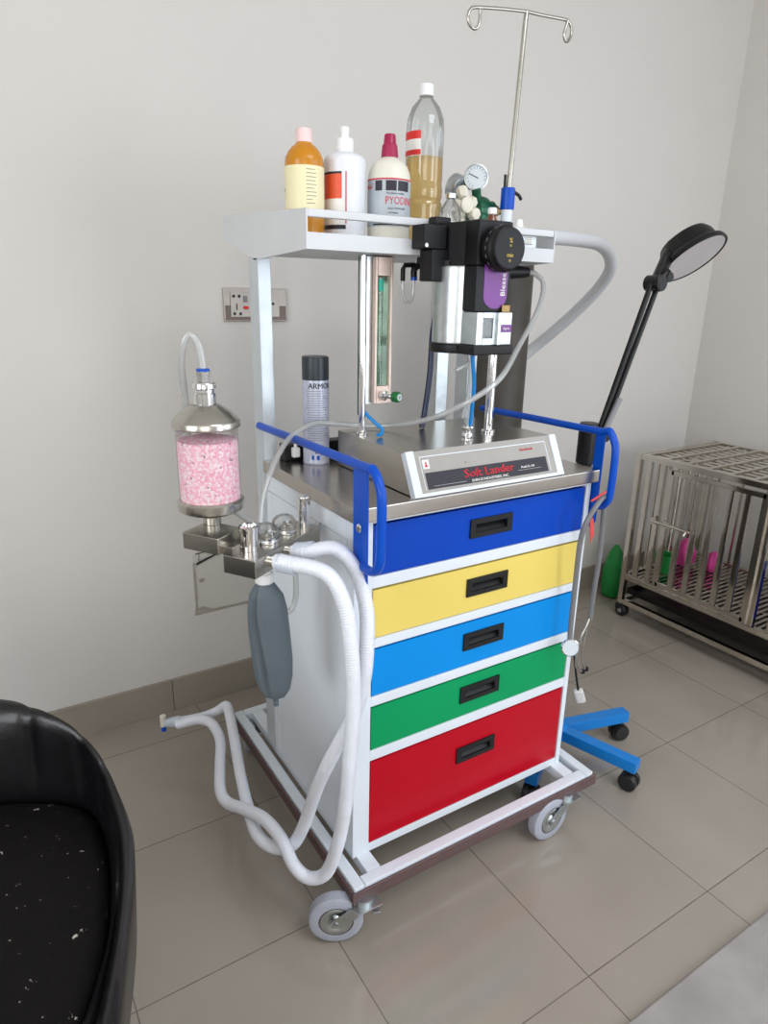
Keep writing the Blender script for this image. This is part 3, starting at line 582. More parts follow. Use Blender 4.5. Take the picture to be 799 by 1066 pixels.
# infusion pole
K = thing('infusion_pole', 'thin steel infusion pole with two looped hooks rising from a blue collar', 'infusion pole', (.648, .4, SF))
px, py = .6385, .4
MB().lathe([(.022, 0), (.022, .01), (.014, .016), (.014, .118)], (px, py, SF), 28).build('socket', M['white'], K)
cl = MB().lathe([(.0158, 0), (.0168, .002), (.0168, .046), (.0155, .048)], (px, py, 1.5155), 28).build('collar', M['tubeblue'], K)
b = MB(); b.tube([(px + .012, py - .003, 1.557), (px + .03, py - .006, 1.549), (px + .037, py - .007, 1.54)], .004, 10); b.cyl((px - .008, py + .004, 1.56), (px - .008, py + .004, 1.592), .0035, seg=10); b.build('clamp_lever', M['pull'], cl)
MB().tube([(px, py, 1.52), (px + .004, py, 1.62), (.655, py, 1.905), (.657, py, 1.924)], .006, 12, rfun=lambda t: .0065 - .0012 * t).build('rod', M['steel'], K)
b = MB(); b.tube([(.657 - .0, py, 1.924), (.58, py, 1.914), (.512, py, 1.903), (.499, py, 1.897), (.493, py, 1.885), (.496, py, 1.871), (.508, py - .002, 1.863), (.519, py - .004, 1.868), (.521, py - .005, 1.885), (.52, py - .006, 1.899)], .0036, 10, smooth=.006)
b.tube([(.657, py, 1.924), (.7, py, 1.926), (.77, py, 1.931), (.787, py, 1.93), (.798, py, 1.92), (.799, py, 1.905), (.789, py - .002, 1.89), (.777, py - .004, 1.89), (.772, py - .005, 1.902), (.776, py - .006, 1.918), (.779, py - .0065, 1.928)], .0036, 10, smooth=.006); b.build('hook_bar', M['steel'], K)

# ------------------------------------------------------------------ spray can
c = (.129, .415); z = .9452; K = thing('spray_can', 'silver aerosol can with a charcoal cap standing on the steel worktop', 'spray can', (*c, z))
MB().lathe([(.029, 0), (.0305, .003), (.0305, .006), (.0295, .008), (.0297, .01), (.0297, .186), (.028, .192), (.022, .196)], (*c, z), 36).build('can', M['aerosol'], K)
MB().lathe([(.0293, .1885), (.0298, .19), (.0298, .236), (.028, .239), (.02, .2395)], (*c, z), 36).build('cap', M['capdark'], K)
a = cam_ang(*c); b = MB(); b.text('ARMOR', .0165, None, 'CENTER', .0003, (c, .0299, z + .176, a + 22), 1); b.text('ARMOR', .0165, None, 'CENTER', .0003, (c, .0299, z + .1765, a + 23), 1); b.band(c, .0298, z + .026, z + .036, a - 4, a + 2, .0003); b.band(c, .0298, z + .026, z + .036, a + 6, a + 12, .0003); b.build('brand_lettering', M['ink'], K)
b = MB()
for i in range(22):
    w0 = random.uniform(-45, -35); b.band(c, .0298, z + .165 - i * .0052, z + .1662 - i * .0052, a + w0, a + random.uniform(30, 60), .0003)
b.build('small_print', M['greyink'], K)
b = MB(); b.band(c, .0298, z + .012, z + .022, a - 20, a - 10, .0003); b.band(c, .0298, z + .012, z + .022, a + 2, a + 14, .0003); b.band(c, .0298, z + .022, z + .03, a + 18, a + 24, .0003); b.build('blue_symbols', M['tubeblue'], K)

# ------------------------------------------------------------------ absorber on its swivel arm
K = thing('gas_absorber', 'clear canister of pink granules on a chrome valve arm at the trolley side', 'absorber', (-.19, .2, .88))
c = (-.188, .2)
MB().lathe([(.0535, .965), (.0535, 1.092)], (*c, 0), 48, caps=False).build('glass_canister', M['glass'], K)
MB().lathe([(.051, .9625), (.052, .966), (.052, 1.062), (.05, 1.068), (.03, 1.073), (.01, 1.075)], (*c, 0), 48).build('granules', M['granules'], K)
MB().lathe([(.056, 1.090), (.0585, 1.092), (.0585, 1.1), (.056, 1.104), (.042, 1.118), (.024, 1.129), (.022, 1.13)], (*c, 0), 48).build('lid', M['steel'], K)
b = MB(); b.lathe([(.0195, 1.1302), (.0195, 1.148), (.0175, 1.15), (.0175, 1.155), (.0205, 1.157), (.0205, 1.164), (.018, 1.167)], (*c, 0), 32); b.lathe([(.0105, 1.1672), (.0105, 1.178), (.012, 1.179), (.012, 1.186), (.0095, 1.184)], (*c, 0), 6); b.build('neck_fitting', M['chrome'], K)
b = MB(); b.lathe([(.040, .9355), (.054, .941), (.0575, .944), (.0585, .951), (.0585, .959), (.055, .9625)], (*c, 0), 48); b.lathe([(.0165, .914), (.0165, .927), (.024, .931), (.024, .9354)], (*c, 0), 32); b.build('base_cup', M['steel'], K)
MB().lathe([(.0085, 1.1842), (.0115, 1.185), (.0115, 1.189), (.0085, 1.19)], (*c, 0), 20).build('blue_collet', M['tubeblue'], K)
tag(MB().tube([(-.188, .2, 1.19), (-.189, .2, 1.21), (-.194, .2, 1.232), (-.206, .203, 1.246), (-.216, .21, 1.228), (-.217, .225, 1.195), (-.21, .245, 1.155), (-.205, .258, 1.12), (-.2, .27, 1.05), (-.17, .262, .96), (-.14, .235, .925), (-.125, .215, .912), (-.112, .192, .9005)], .0062, 12, smooth=.008).build('absorber_tube', M['cleartube']), 'clear tube arching over the lid of the pink granule canister', 'tube')
ax = V((.84, .54, 0)).normalized(); sd = V((-ax.y, ax.x, 0)); A = V((-.160, .058, .848))
def on(u, v, h=0): return A + ax * u + sd * v + V((0, 0, h))
FA = frame_to(A, ax, sd)
b = MB(); b.box((0, .004, 0), (.215, .072, .034), .002, FA); b.build('valve_block', M['steel'], K)
b = MB(); b.box((-.010, .0722, .0345), (.060, .150, .0655), .002, FA); b.box((.0, .05, .0342), (.02, .0722, .05), .001, FA); b.build('absorber_bracket', M['steel'], K)
b = MB(); b.lathe([(.0165, 0), (.0165, .034), (.018, .036), (.018, .044), (.015, .046), (.013, .046), (.013, .040), (.0005, .040)], on(.042, .045, .0342), 28, caps=False); b.build('inlet_port', M['chrome'], K)
for u, v in ((.093, .045), (.152, .046)):
    d = MB().lathe([(.024, 0), (.024, .006), (.0225, .014), (.017, .022), (.009, .026), (.001, .0268)], on(u, v, .0412), 32).build('valve_dome', M['dome'], K)
    MB().lathe([(.025, 0), (.026, .002), (.025, .0068)], on(u, v, .0342), 32).build('valve_seat', M['chrome'], d)
    MB().lathe([(.012, 0), (.012, .002), (.003, .003), (.003, .012)], on(u, v, .0413), 20).build('valve_disc', M['steel'], d)
b = MB(); b.lathe([(.0125, 0), (.0125, .058), (.0115, .06)], on(.197, .03, .0342), 24); b.build('swivel_post', M['chrome'], K)
b = MB(); b.box((.2152, .01, .004), (.226, .066, .030), .001, FA); b.tube([on(.2262, .03, .018), on(.26, .03, .018)], .009, 16); b.build('arm_mount', M['chrome'], K)
for u in (.048, .105):
    b = MB(); b.cyl(on(u, .0038, .018), on(u, -.018, .018), .011); b.build('hose_port', M['chrome'], K)
b = MB(); b.lathe([(.0135, -.024), (.0135, 0)], on(.066, .034, -.0002), 24); b.build('bag_port', M['capwhite'], K)
MB().tube([(-.046, .18, .849), (-.036, .19, .82), (-.028, .2, .79), (-.026, .2, .76), (-.028, .2, .725), (-.038, .2, .703), (-.058, .2, .694), (-.08, .2, .70)], .0055, 10, smooth=.008).build('drain_line', M['cleartube'], K)
# reservoir bag
bx = on(.066, .034, 0)
K = thing('reservoir_bag', 'dark grey rubber breathing bag hanging under the chrome valve arm', 'breathing bag', (bx.x, bx.y, .53))
zt = .825
def bagmesh():
    b = MB(); prof = [(0, .0145, .0145), (.012, .0155, .0155), (.022, .024, .02), (.04, .036, .026), (.07, .042, .029), (.12, .044, .028), (.18, .044, .027), (.22, .041, .025), (.25, .034, .021), (.268, .022, .014), (.274, .0065, .006), (.291, .0055, .0055)]
    n = 72; rings = []; u = V((.86, -.5, 0)).normalized(); w = V((.5, .86, 0)).normalized()
    P = []
    for (d0, a0, c0), (d1, a1, c1) in zip(prof, prof[1:]):
        for j in range(4):
            t = j / 4; P.append((d0 + (d1 - d0) * t, a0 + (a1 - a0) * t, c0 + (c1 - c0) * t))
    P.append(prof[-1])
    for d, a, c in P:
        f = min(1, max(0, (d - .02) / .05)) * min(1, max(0, (.27 - d) / .03)); r = []
        for k in range(n):
            th = 2 * PI * k / n; g = 1 - .38 * f * math.exp(-((((th - 4.12 + .12 * math.sin(d * 22) + PI) % (2 * PI)) - PI) / .16) ** 2) + .10 * f * math.exp(-((((th - 4.42 + .12 * math.sin(d * 22) + PI) % (2 * PI)) - PI) / .12) ** 2) - .16 * f * math.exp(-((((th - .6 + PI) % (2 * PI)) - PI) / .2) ** 2) + .012 * f * math.sin(3 * th + d * 40)
            p = bx + u * a * .88 * math.cos(th) * g + w * c * .8 * math.sin(th) * g; r.append(b.bm.verts.new((p.x + .05 * d, p.y, zt - d * .955)))
        rings.append(r)
    for a, c in zip(rings, rings[1:]):
        for k in range(n): b.bm.faces.new((a[k], a[(k + 1) % n], c[(k + 1) % n], c[k]))
    b.bm.faces.new(rings[0]); b.bm.faces.new(rings[-1][::-1]); return b
bagmesh().build('bag', M['bag'], K, ang=60)
MB().lathe([(.0155, 0), (.0172, .002), (.0172, .018), (.0155, .02)], (bx.x, bx.y, zt - .013), 28).build('collar', M['capwhite'], K)

# ------------------------------------------------------------------ breathing hoses
K = thing('breathing_circuit', 'two milky corrugated breathing hoses looping low beside the trolley', 'breathing hoses', (-.06, .1, .3))
HA = [on(.105, -.006, .018), on(.105, -.03, .02), (-.012, .06, .878), (.012, .03, .846), (.019, .0, .786), (.012, -.018, .722), (.006, -.018, .644), (-.002, .005, .555), (-.022, .045, .458), (-.039, .09, .346), (-.053, .13, .222), (-.074, .15, .164), (-.103, .18, .148), (-.121, .23, .150), (-.109, .32, .150), (-.087, .43, .160), (-.058, .55, .172), (-.032, .66, .172), (-.022, .72, .168), (-.038, .752, .138), (-.07, .765, .124), (-.115, .782, .116), (-.15, .792, .116)]
HB = [on(.048, -.006, .018), on(.048, -.03, .02), (-.056, .005, .858), (-.035, -.02, .804), (-.029, -.032, .728), (-.022, -.03, .622), (-.018, -.012, .491), (-.018, .01, .34), (-.028, .025, .241), (-.043, .045, .165), (-.069, .07, .143), (-.09, .1, .160), (-.094, .16, .186), (-.105, .23, .188), (-.125, .3, .169), (-.142, .37, .142), (-.143, .42, .143), (-.116, .5, .154), (-.085, .59, .158), (-.079, .68, .152), (-.098, .735, .139), (-.128, .762, .125), (-.152, .778, .115)]
for P in (HA, HB):
    Q = resample([V(p) for p in P], .0018); n = len(Q)
    MB().tube(Q, .0135, 18, rfun=lambda t, n=n: .0136 + .00045 * math.cos(t * (n - 1) * 2 * PI / 3)).build('corrugated_hose', M['hose'], K)
    d = (V(P[2]) - V(P[0])).normalized(); MB().tube([P[0] + d * .004, P[0] + d * .038], .0165, 20).build('end_cuff', M['hosecuff'], K)
b = MB(); b.tube([(-.14, .789, .116), (-.165, .797, .116), (-.185, .803, .117)], .0145, 16, rfun=lambda t: .017 - .006 * t); y = b.build('wye_connector', M['hosecuff'], K)
b = MB(); b.cyl((-.185, .803, .108), (-.185, .803, .142), .0085); b.build('elbow', M['cream'], y)
MB().cyl((-.185, .803, .092), (-.185, .803, .1078), .007).build('blue_tip', M['tubeblue'], y)

# ------------------------------------------------------------------ stethoscope over the handle
K = thing('stethoscope', 'grey stethoscope with a steel chest piece hung over the blue push handle', 'stethoscope', (.66, .04, .6))
b = MB(); b.tube([(.608, .034, .537), (.608, .036, .57), (.607, .036, .66), (.598, .028, .788), (.602, .020, .84), (.626, .018, .876), (.652, .026, .888), (.674, .038, .878), (.686, .044, .82), (.697, .05, .724), (.702, .058, .62), (.7035, .06, .56)], .0062, 12, smooth=.01); b.build('tubing', M['steth'], K)
b = MB(); b.tube([(.7035, .06, .562), (.696, .06, .545), (.68, .06, .515), (.672, .06, .47), (.675, .06, .43), (.695, .058, .412)], .0032, 10, smooth=.008); b.tube([(.7035, .06, .562), (.704, .064, .535), (.7, .066, .5), (.698, .066, .46), (.702, .064, .43), (.71, .06, .414)], .0032, 10, smooth=.008); e = b.build('ear_tubes', M['steel'], K)
b = MB()
for p in ((.698, .0577, .4115), (.713, .0597, .4135)): b.lathe([(.001, -.007), (.005, -.005), (.006, 0), (.004, .005), (.001, .006)], p, 14)
b.build('ear_tips', M['black'], e)
n = V((-.5, -.82, .15)); cp = MB().lathe([(.008, -.014), (.012, -.012), (.0205, -.005), (.022, 0), (.022, .004), (.02, .006), (.0195, .004)], mtx=axis_to((.607, .03, .519), n), seg=36).build('chest_piece', M['chrome'], K)
MB().lathe([(.0005, 0), (.0193, 0), (.0193, .0008), (.0005, .0012)], mtx=axis_to(V((.607, .03, .519)) + n.normalized() * .0042, n), seg=32, caps=False).build('diaphragm', M['dial'], cp)
K = thing('red_tag', 'small torn red ribbon tag tied at the handle under the stethoscope', 'tag', (.645, .035, .84))
MB().prism([(.628, .034, .845), (.640, .034, .838), (.646, .032, .80), (.639, .032, .778), (.634, .032, .80)], (0, .0015, 0)).tube([(.618, .028, .884), (.636, .024, .894), (.660, .024, .902)], .0025, 8).tube([(.636, .024, .894), (.636, .034, .86), (.634, .0348, .842)], .0018, 8).build('ribbon', M['tagred'], K)

# ------------------------------------------------------------------ gas cylinder behind the trolley
K = thing('gas_cylinder', 'tall scuffed grey gas cylinder standing on the floor behind the trolley', 'gas cylinder', (.905, .71, 0))
MB().lathe([(.085, 0), (.094, .004), (.098, .02), (.098, 1.395), (.095, 1.42), (.08, 1.443), (.055, 1.46), (.03, 1.468), (.024, 1.47)], (.905, .71, 0), 48).build('cylinder_body', M['cylinder'], K)
MB().lathe([(.022, 1.4702), (.02, 1.485), (.014, 1.49), (.014, 1.50)], (.905, .71, 0), 20).build('valve', M['brass'], K)

# ------------------------------------------------------------------ examination lamp
LX, LY = .825, .24
K = thing('examination_lamp', 'black jointed examination lamp on a blue star base with black castors', 'lamp', (LX, LY, 0))
b = MB(); b.lathe([(.035, .058), (.04, .062), (.04, .098), (.032, .104), (.02, .11)], (LX, LY, 0), 28); b.build('base_hub', M['lampblue'], K)
for a in (-14, -73, -149, 139, 66):
    d = V((math.cos(math.radians(a)), math.sin(math.radians(a)), 0)); n = V((-d.y, d.x, 0)); o = V((LX, LY, 0)); R = .238
    l = MB().prism([o + d * .03 - n * .018 + V((0, 0, .064)), o + d * .03 + n * .018 + V((0, 0, .064)), o + d * .03 + n * .018 + V((0, 0, .098)), o + d * .03 - n * .018 + V((0, 0, .098))], d * (R - .012), bev=.002).build('leg', M['lampblue'], K)
    w = o + d * R; m = axis_to(w + V((0, 0, .0265)) + n * .0, n)
    cs = MB().lathe([(.012, -.022), (.024, -.021), (.0262, -.016), (.0262, -.004), (.02, -.003), (.02, .003), (.0262, .004), (.0262, .016), (.024, .021), (.012, .022)], mtx=m, seg=28).cyl(w + V((0, 0, .05)) - d * .002, w + V((0, 0, .0655)) - d * .002, .007).build('caster', M['casterblack'], l)
MB().lathe([(.0125, .1), (.0125, .86)], (LX, LY, 0), 20).build('pole', M['lampblack'], K)
MB().lathe([(.017, .86), (.019, .864), (.019, .90), (.024, .905), (.024, 1.004), (.022, 1.01)], (LX + .003, LY, 0), 28).build('pole_sleeve', M['lampblack'], K)
a0, a1 = V((.872, LY, .968)), V((1.014, LY, 1.352)); dr = (a1 - a0).normalized(); sdv = V((dr.z, 0, -dr.x))
arm = MB(); arm.cyl(a0 + sdv * .009, a1 + sdv * .013, .0072, seg=14); arm.cyl(a0 - sdv * .009, a1 - sdv * .013, .0072, seg=14); ar = arm.build('parallel_arm', M['lampblack'], K)
MB().cyl(a0 - sdv * .008 + dr * .0 + V((0, -.016, 0)), a0 + sdv * .006 + dr * .11 + V((0, -.016, 0)), .0075, seg=14).build('tension_spring', M['greyink'], ar)
b = MB(); b.tube([(.852, LY, .985), (.872, LY, .975), (.885, LY, .97)], .014, 14); b.cyl((.875, LY - .022, .975), (.875, LY + .022, .975), .017); b.box((.862, LY - .012, .90), (.885, LY + .012, .97), .003); b.build('lower_joint', M['lampblack'], K)
hc = V((1.163, LY, 1.422)); hn = V((.07, -.58, -.69)).normalized(); jt = V((1.016, LY, 1.357))
b = MB(); b.cyl(jt + V((0, -.022, 0)), jt + V((0, .022, 0)), .02); b.cyl(jt, hc - hn * .045 + V((-.035, .012, 0)), .0145, .018); b.cyl(jt + V((.03, -.022, .015)), jt + V((.03, .022, .015)), .012); b.lathe([(.016, 0), (.02, .01), (.02, .024), (.015, .03)], mtx=axis_to(jt + V((.018, 0, .008)), (.7, 0, .6)), seg=20); b.build('head_joint', M['lampblack'], K)
b = MB(); m = axis_to(hc, hn); ls = .86; b.lathe([(r * ls, z * ls) for r, z in [(.001, -.078), (.05, -.077), (.074, -.070), (.084, -.052), (.088, -.026), (.101, -.016), (.104, -.008), (.104, 0), (.101, .002), (.099, 0), (.097, -.006), (.05, -.03), (.001, -.034)]], mtx=m, seg=48, caps=False); hd = b.build('lamp_head', M['lampblack'], K)
MB().lathe([(r * ls, z * ls) for r, z in [(.001, -.004), (.05, -.0035), (.0968, -.001), (.0965, -.005), (.001, -.012)]], mtx=m, seg=48, caps=False).build('diffuser', M['diffuser'], hd)
MB().tube([jt + V((-.003, -.02, -.02)), jt + V((-.018, -.02, .008)), jt + V((-.012, -.02, .03)), jt + V((.01, -.012, .05)), jt + V((.034, .0, .066)), jt + V((.052, .004, .076))], .0028, 8, smooth=.008).build('cable', M['lampblack'], K)
K = thing('inline_switch', 'white inline cord switch with its black cord dangling above the blue lamp leg', 'cord switch', (.8, .15, .12))
b = MB(); b.tube([(.826, .2285, .46), (.81, .205, .43), (.799, .175, .37), (.793, .155, .32), (.798, .151, .29), (.803, .15, .272)], .003, 8, smooth=.01); b.build('cord', M['black'], K)
d = frame_to((.812, .15, .25), (.42, 0, -.9), (.6, -.6, .3)); MB().box((-.024, -.013, -.009), (.024, .013, .009), .005, d).build('switch_body', M['white_plug'], K)

# ------------------------------------------------------------------ animal cage
CX, CXB, CYA, CYE, Z0, Z1 = 1.76, 2.29, .78, -.45, .172, .725
K = thing('animal_cage', 'stainless steel barred animal cage on small castors beside the right wall', 'cage', ((CX + CXB) / 2, .2, 0))
s = .011; b = MB()
for x in (CX + s, CXB - s):
    for y in (CYA - s, CYE + s): b.box((x - s, y - s, .056), (x + s, y + s, Z1), .0015)
    for z in (.068, Z0 + .012, Z1 - .013): b.box((x - s, CYE + 2 * s, z - s), (x + s, CYA - 2 * s, z + s), .0015)
for y in (CYA - s, CYE + s):
    for z in (.068, Z0 + .012, Z1 - .013): b.box((CX + 2 * s, y - s, z - s), (CXB - 2 * s, y + s, z + s), .0015)
b.box((CX, .2, Z0 + .024), (CX + .022, .222, Z1 - .025), .0015); b.box((CX, .2, Z1 - .02), (CXB, .226, Z1 - .002), .0015)
b.build('frame', M['cage_steel'], K)
def bars(x, y0, y1, step, r=.0115, dp=.0065):
    b = MB(); y = y1
    while y > y0: b.box((x - dp, y - r, Z0 + .0231), (x + dp, y + r, Z1 - .0241), .002); y -= step
    return b
b = bars(CX + .011, .64, .718, .062); b.build('bar_panel', M['cage_steel'], K)
b = bars(CX + .011, CYE + .05, .14, .062); b.build('bar_panel', M['cage_steel'], K)
b = bars(CXB - .011, CYE + .05, .72, .11, .005, .005); b.build('bar_panel', M['cage_steel'], K)
b = MB(); y = CX + .08
while y < CXB - .05: b.tube([(y, CYA - .011, Z0 + .0231), (y, CYA - .011, Z1 - .0241)], .012, 14); y += .07
b.build('bar_panel', M['cage_steel'], K)
d0, d1 = .232, .606; b = MB(); xd = CX - .004
for y in (d0, d1): b.box((xd - .006, y - .012, Z0 + .03), (xd + .006, y + .012, Z1 - .034), .001)
for z in (Z0 + .04, Z1 - .044): b.box((xd - .006, d0, z - .009), (xd + .006, d1, z + .009), .001)
y = d1 - .066
while y > d0 + .03: b.box((xd - .006, y - .0115, Z0 + .049), (xd + .006, y + .0115, Z1 - .053), .002); y -= .0615
dr_ = b.build('door', M['cage_steel'], K)
b = MB(); b.cyl((xd - .014, .655, .47), (xd - .014, .48, .47), .006, seg=12); b.box((xd - .012, .64, .456), (xd - .006, .665, .484)); b.box((xd - .012, .575, .456), (xd - .006, .61, .484)); b.cyl((xd - .014, .5, .47), (xd - .03, .5, .455), .005, seg=10); b.build('latch', M['cage_steel'], dr_)
b = MB(); y = CYE + .05
x = CX + .05
while x < CXB - .03: b.box((x - .0105, CYE + .022, Z1 - .014), (x + .0105, CYA - .022, Z1 - .008), .001); x += .046
while y < CYA - .02: b.box((CX + .022, y - .008, Z1 - .0075), (CXB - .022, y + .008, Z1 - .002), .001); y += .088
b.build('top_grille', M['cage_steel'], K)
b = MB(); y = CYE + .04
while y < CYA - .03: b.box((CX + .024, y - .006, Z0 + .012), (CXB - .024, y + .006, Z0 + .017), .001); y += .024
for x in (CX + .18, CX + .36): b.box((x - .008, CYE + .03, Z0 + .004), (x + .008, CYA - .03, Z0 + .0115))
b.build('slatted_floor', M['cage_steel'], K)
b = MB(); b.box((CX + .024, CYE + .03, .104), (CXB - .024, CYA - .024, .107)); b.box((CX + .024, CYE + .03, .107), (CX + .027, CYA - .024, .128)); b.box((CXB - .027, CYE + .03, .107), (CXB - .024, CYA - .024, .128)); b.box((CX + .027, CYA - .027, .107), (CXB - .027, CYA - .024, .128)); b.build('dropping_tray', M['darktray'], K)
for x in (CX + s, CXB - s):
    for y in (CYA - s, CYE + s):
        w = MB(); m = axis_to((x, y - .012, .0275), (1, 0, .0)); w.lathe([(.012, -.016), (.024, -.015), (.0275, -.01), (.0275, .01), (.024, .015), (.012, .016)], mtx=m, seg=24); w.box((x - .019, y - .014, .03), (x + .019, y + .012, .0558), .003)
        o = w.build('caster', M['casterblack'], K)
        MB().lathe([(.0005, 0), (.010, 0), (.010, .002), (.006, .003), (.0005, .003)], mtx=axis_to((x - .0162, y - .012, .0275), (-1, 0, 0)), seg=20, caps=False).build('hub_cap', M['zinc'], o)
# things in and behind the cage
ZF = Z0 + .0172
def lump(name, label, cat, c, prof, m, amp=.12, fr=5, parent=None):
    t = bmesh.new(); seg = 28; rings = []
    for r, z in prof: rings.append([t.verts.new((c[0] + r * (1 + amp * math.sin(fr * 2 * PI * k / seg + z * 30)) * math.cos(2 * PI * k / seg), c[1] + r * (1 + amp * math.cos((fr - 2) * 2 * PI * k / seg + z * 50)) * math.sin(2 * PI * k / seg), c[2] + z)) for k in range(seg)])
    for a, b_ in zip(rings, rings[1:]):
        for k in range(seg): t.faces.new((a[k], a[(k + 1) % seg], b_[(k + 1) % seg], b_[k]))
    t.faces.new(rings[0][::-1]); t.faces.new(rings[-1]); b = MB(); b._add(t); return tag(b.build(name, m, ang=70), label, cat)
lump('pink_bag', 'crumpled pink plastic bag at the back inside the steel cage', 'bag', (2.1, .715, ZF), [(.03, 0), (.042, .008), (.046, .04), (.042, .07), (.03, .098), (.012, .12)], M['pink'])
lump('pink_cloth', 'small pink cloth bundle at the cage back, near the door latch', 'bundle', (2.14, .60, ZF), [(.02, 0), (.03, .006), (.034, .03), (.03, .06), (.02, .08), (.006, .09)], M['pink'], .15, 6)
K = thing('green_bowl', 'bright green feeding cup inside the cage near its corner', 'cup', (1.9, .66, ZF))
MB().lathe([(.028, .0), (.032, .003), (.040, .075), (.042, .077), (.042, .083), (.037, .083), (.03, .012), (.001, .010)], (1.94, .705, ZF), 32, caps=False).build('cup', M['toygreen'], K); MB().lathe([(.0425, .076), (.0432, .079), (.0425, .0825)], (1.94, .705, ZF), 24, caps=False).build('rim_band', M['toygreen'], K)
lump('green_bag', 'bright green plastic bag on the floor between cage and back wall', 'bag', (1.895, .92, 0), [(.03, 0), (.044, .01), (.05, .06), (.048, .12), (.04, .18), (.028, .22), (.01, .25)], M['toygreen'], .08, 5)
K = thing('blue_jar', 'deep blue plastic tub inside the cage past the door', 'tub', (1.9, .14, ZF))
MB().lathe([(.06, 0), (.07, .004), (.078, .05), (.078, .14), (.07, .165), (.055, .175)], (1.9, .13, ZF), 32).build('tub', M['bluebag'], K); MB().lathe([(.058, .1755), (.06, .178), (.06, .192), (.056, .195)], (1.9, .13, ZF), 32).build('lid', M['bluebag'], K)

# ------------------------------------------------------------------ tub chair
K = thing('tub_chair', 'worn black leather tub chair with a padded curved back', 'chair', (-.76, -.06, 0))
HO = [(-.76, .338, .65), (-.66, .308, .648), (-.561, .252, .645), (-.521, .21, .642), (-.483, .161, .632), (-.454, .119, .615), (-.431, .067, .592), (-.42, .011, .567), (-.417, -.044, .55), (-.424, -.089, .54), (-.44, -.149, .532), (-.457, -.203, .526), (-.469, -.242, .522), (-.494, -.322, .515), (-.52, -.39, .505)]
HI = [(-.76, .232, .49), (-.66, .213, .49), (-.586, .188, .49), (-.53, .16, .49), (-.475, .115, .49), (-.453, .062, .49), (-.451, -.026, .49), (-.463, -.109, .49), (-.481, -.178, .49), (-.505, -.233, .49), (-.53, -.28, .49), (-.565, -.33, .49)]
def even(P, n):
    Q = resample([V(p) for p in P], .004); L = [0]
    for a, b_ in zip(Q, Q[1:]): L.append(L[-1] + (b_ - a).length)
    out = []; k = 0
    for i in range(n):
        q = L[-1] * i / (n - 1)
        while k < len(L) - 2 and L[k + 1] < q: k += 1
        t = (q - L[k]) / max(1e-9, L[k + 1] - L[k]); out.append(Q[k].lerp(Q[k + 1], min(1, t)))
    return out
mirror = lambda P: [V((-1.52 - p.x, p.y, p.z)) for p in P[:0:-1]]
NH = 75; oh, ih = even(HO, NH), even(HI, NH); OUT, INN = mirror(oh) + oh, mirror(ih) + ih
def shell():
    b = MB(); rings = []
    for i, (o, q) in enumerate(zip(OUT, INN)):
        k = abs(i - (NH - 1)) / (NH - 1); z = o.z; n = o - q; n.z = 0; w_ = n.length; n.normalize()
        tg = OUT[min(i + 1, len(OUT) - 1)] - OUT[max(i - 1, 0)]; m = V((-tg.y, tg.x, 0)).normalized(); m = m if m.dot(n) > 0 else -m
        g = sum(math.exp(-((k - c0) / .011) ** 2) for c0 in (.14, .30, .42, .50)) * .009
        L = lambda t, h, dn=0: V((o.x + (q.x - o.x) * t, o.y + (q.y - o.y) * t, h)) + n * dn
        r_ = [o - m * .09 + V((0, 0, .10 - z)), o - m * .04 + V((0, 0, .25 - z)), o - m * .010 + V((0, 0, .37 - z)), o - m * .001 + V((0, 0, -.05)), o + V((0, 0, -.022)), o - m * .003 + V((0, 0, -.008)), L(.16, z - g * .4), L(.34, z - .001 - g * .7), L(.52, z - .010 - g), L(.66, z - .026 - g, g), L(.76, z - .3 * (z - .49) - .012, g), L(.86, z - .55 * (z - .49) - .01, g), L(.95, z - .8 * (z - .49) - .006, g * .6), L(1.02, .482), L(1.03, .44)]
        rings.append([b.bm.verts.new(v) for v in r_])
    for r0, r1 in zip(rings, rings[1:]):
        for k in range(len(r0) - 1): b.bm.faces.new((r0[k], r0[k + 1], r1[k + 1], r1[k]))
        b.bm.faces.new((r0[-1], r0[0], r1[0], r1[-1]))
    b.bm.faces.new(rings[0]); b.bm.faces.new(rings[-1][::-1]); return b
shell().build('padded_back', M['leather'], K, ang=75)
b = MB(); rings = []; path = INN + [V((-.62, -.375, .49)), V((-.70, -.39, .49)), V((-.76, -.392, .49)), V((-.82, -.39, .49)), V((-.90, -.375, .49))]; n = len(path); cc = V((-.76, -.08, 0))
for sc, dr0, z in ((1, -.03, .335), (1, -.004, .345), (1, .001, .36), (1, .001, .462), (1, -.003, .474), (1, -.010, .482), (1, -.024, .488), (.8, -.02, .492), (.5, 0, .494), (.2, 0, .495)):
    r_ = []
    for p in path:
        d = V((p.x, p.y, 0)) - cc; l = d.length; d.normalize(); r_.append(b.bm.verts.new(cc + d * (l * sc + dr0) + V((0, 0, z))))
    rings.append(r_)
for r0, r1 in zip(rings, rings[1:]):
    for k in range(n): b.bm.faces.new((r0[k], r0[(k + 1) % n], r1[(k + 1) % n], r1[k]))
b.bm.faces.new(rings[0][::-1]); b.bm.faces.new(rings[-1]); b.build('seat_cushion', M['seat'], K, ang=60)
cx, cy = -.76, -.06
b = MB(); b.lathe([(.2, .10), (.21, .12), (.21, .329)], (cx, cy, 0), 40); b.build('seat_base', M['leather'], K)
for a in (45, 135, 225, 315):
    x, y = cx + .19 * math.cos(math.radians(a)), cy + .19 * math.sin(math.radians(a)); MB().lathe([(.016, 0), (.02, .004), (.024, .105)], (x, y, 0), 16).build('foot', M['black'], K)

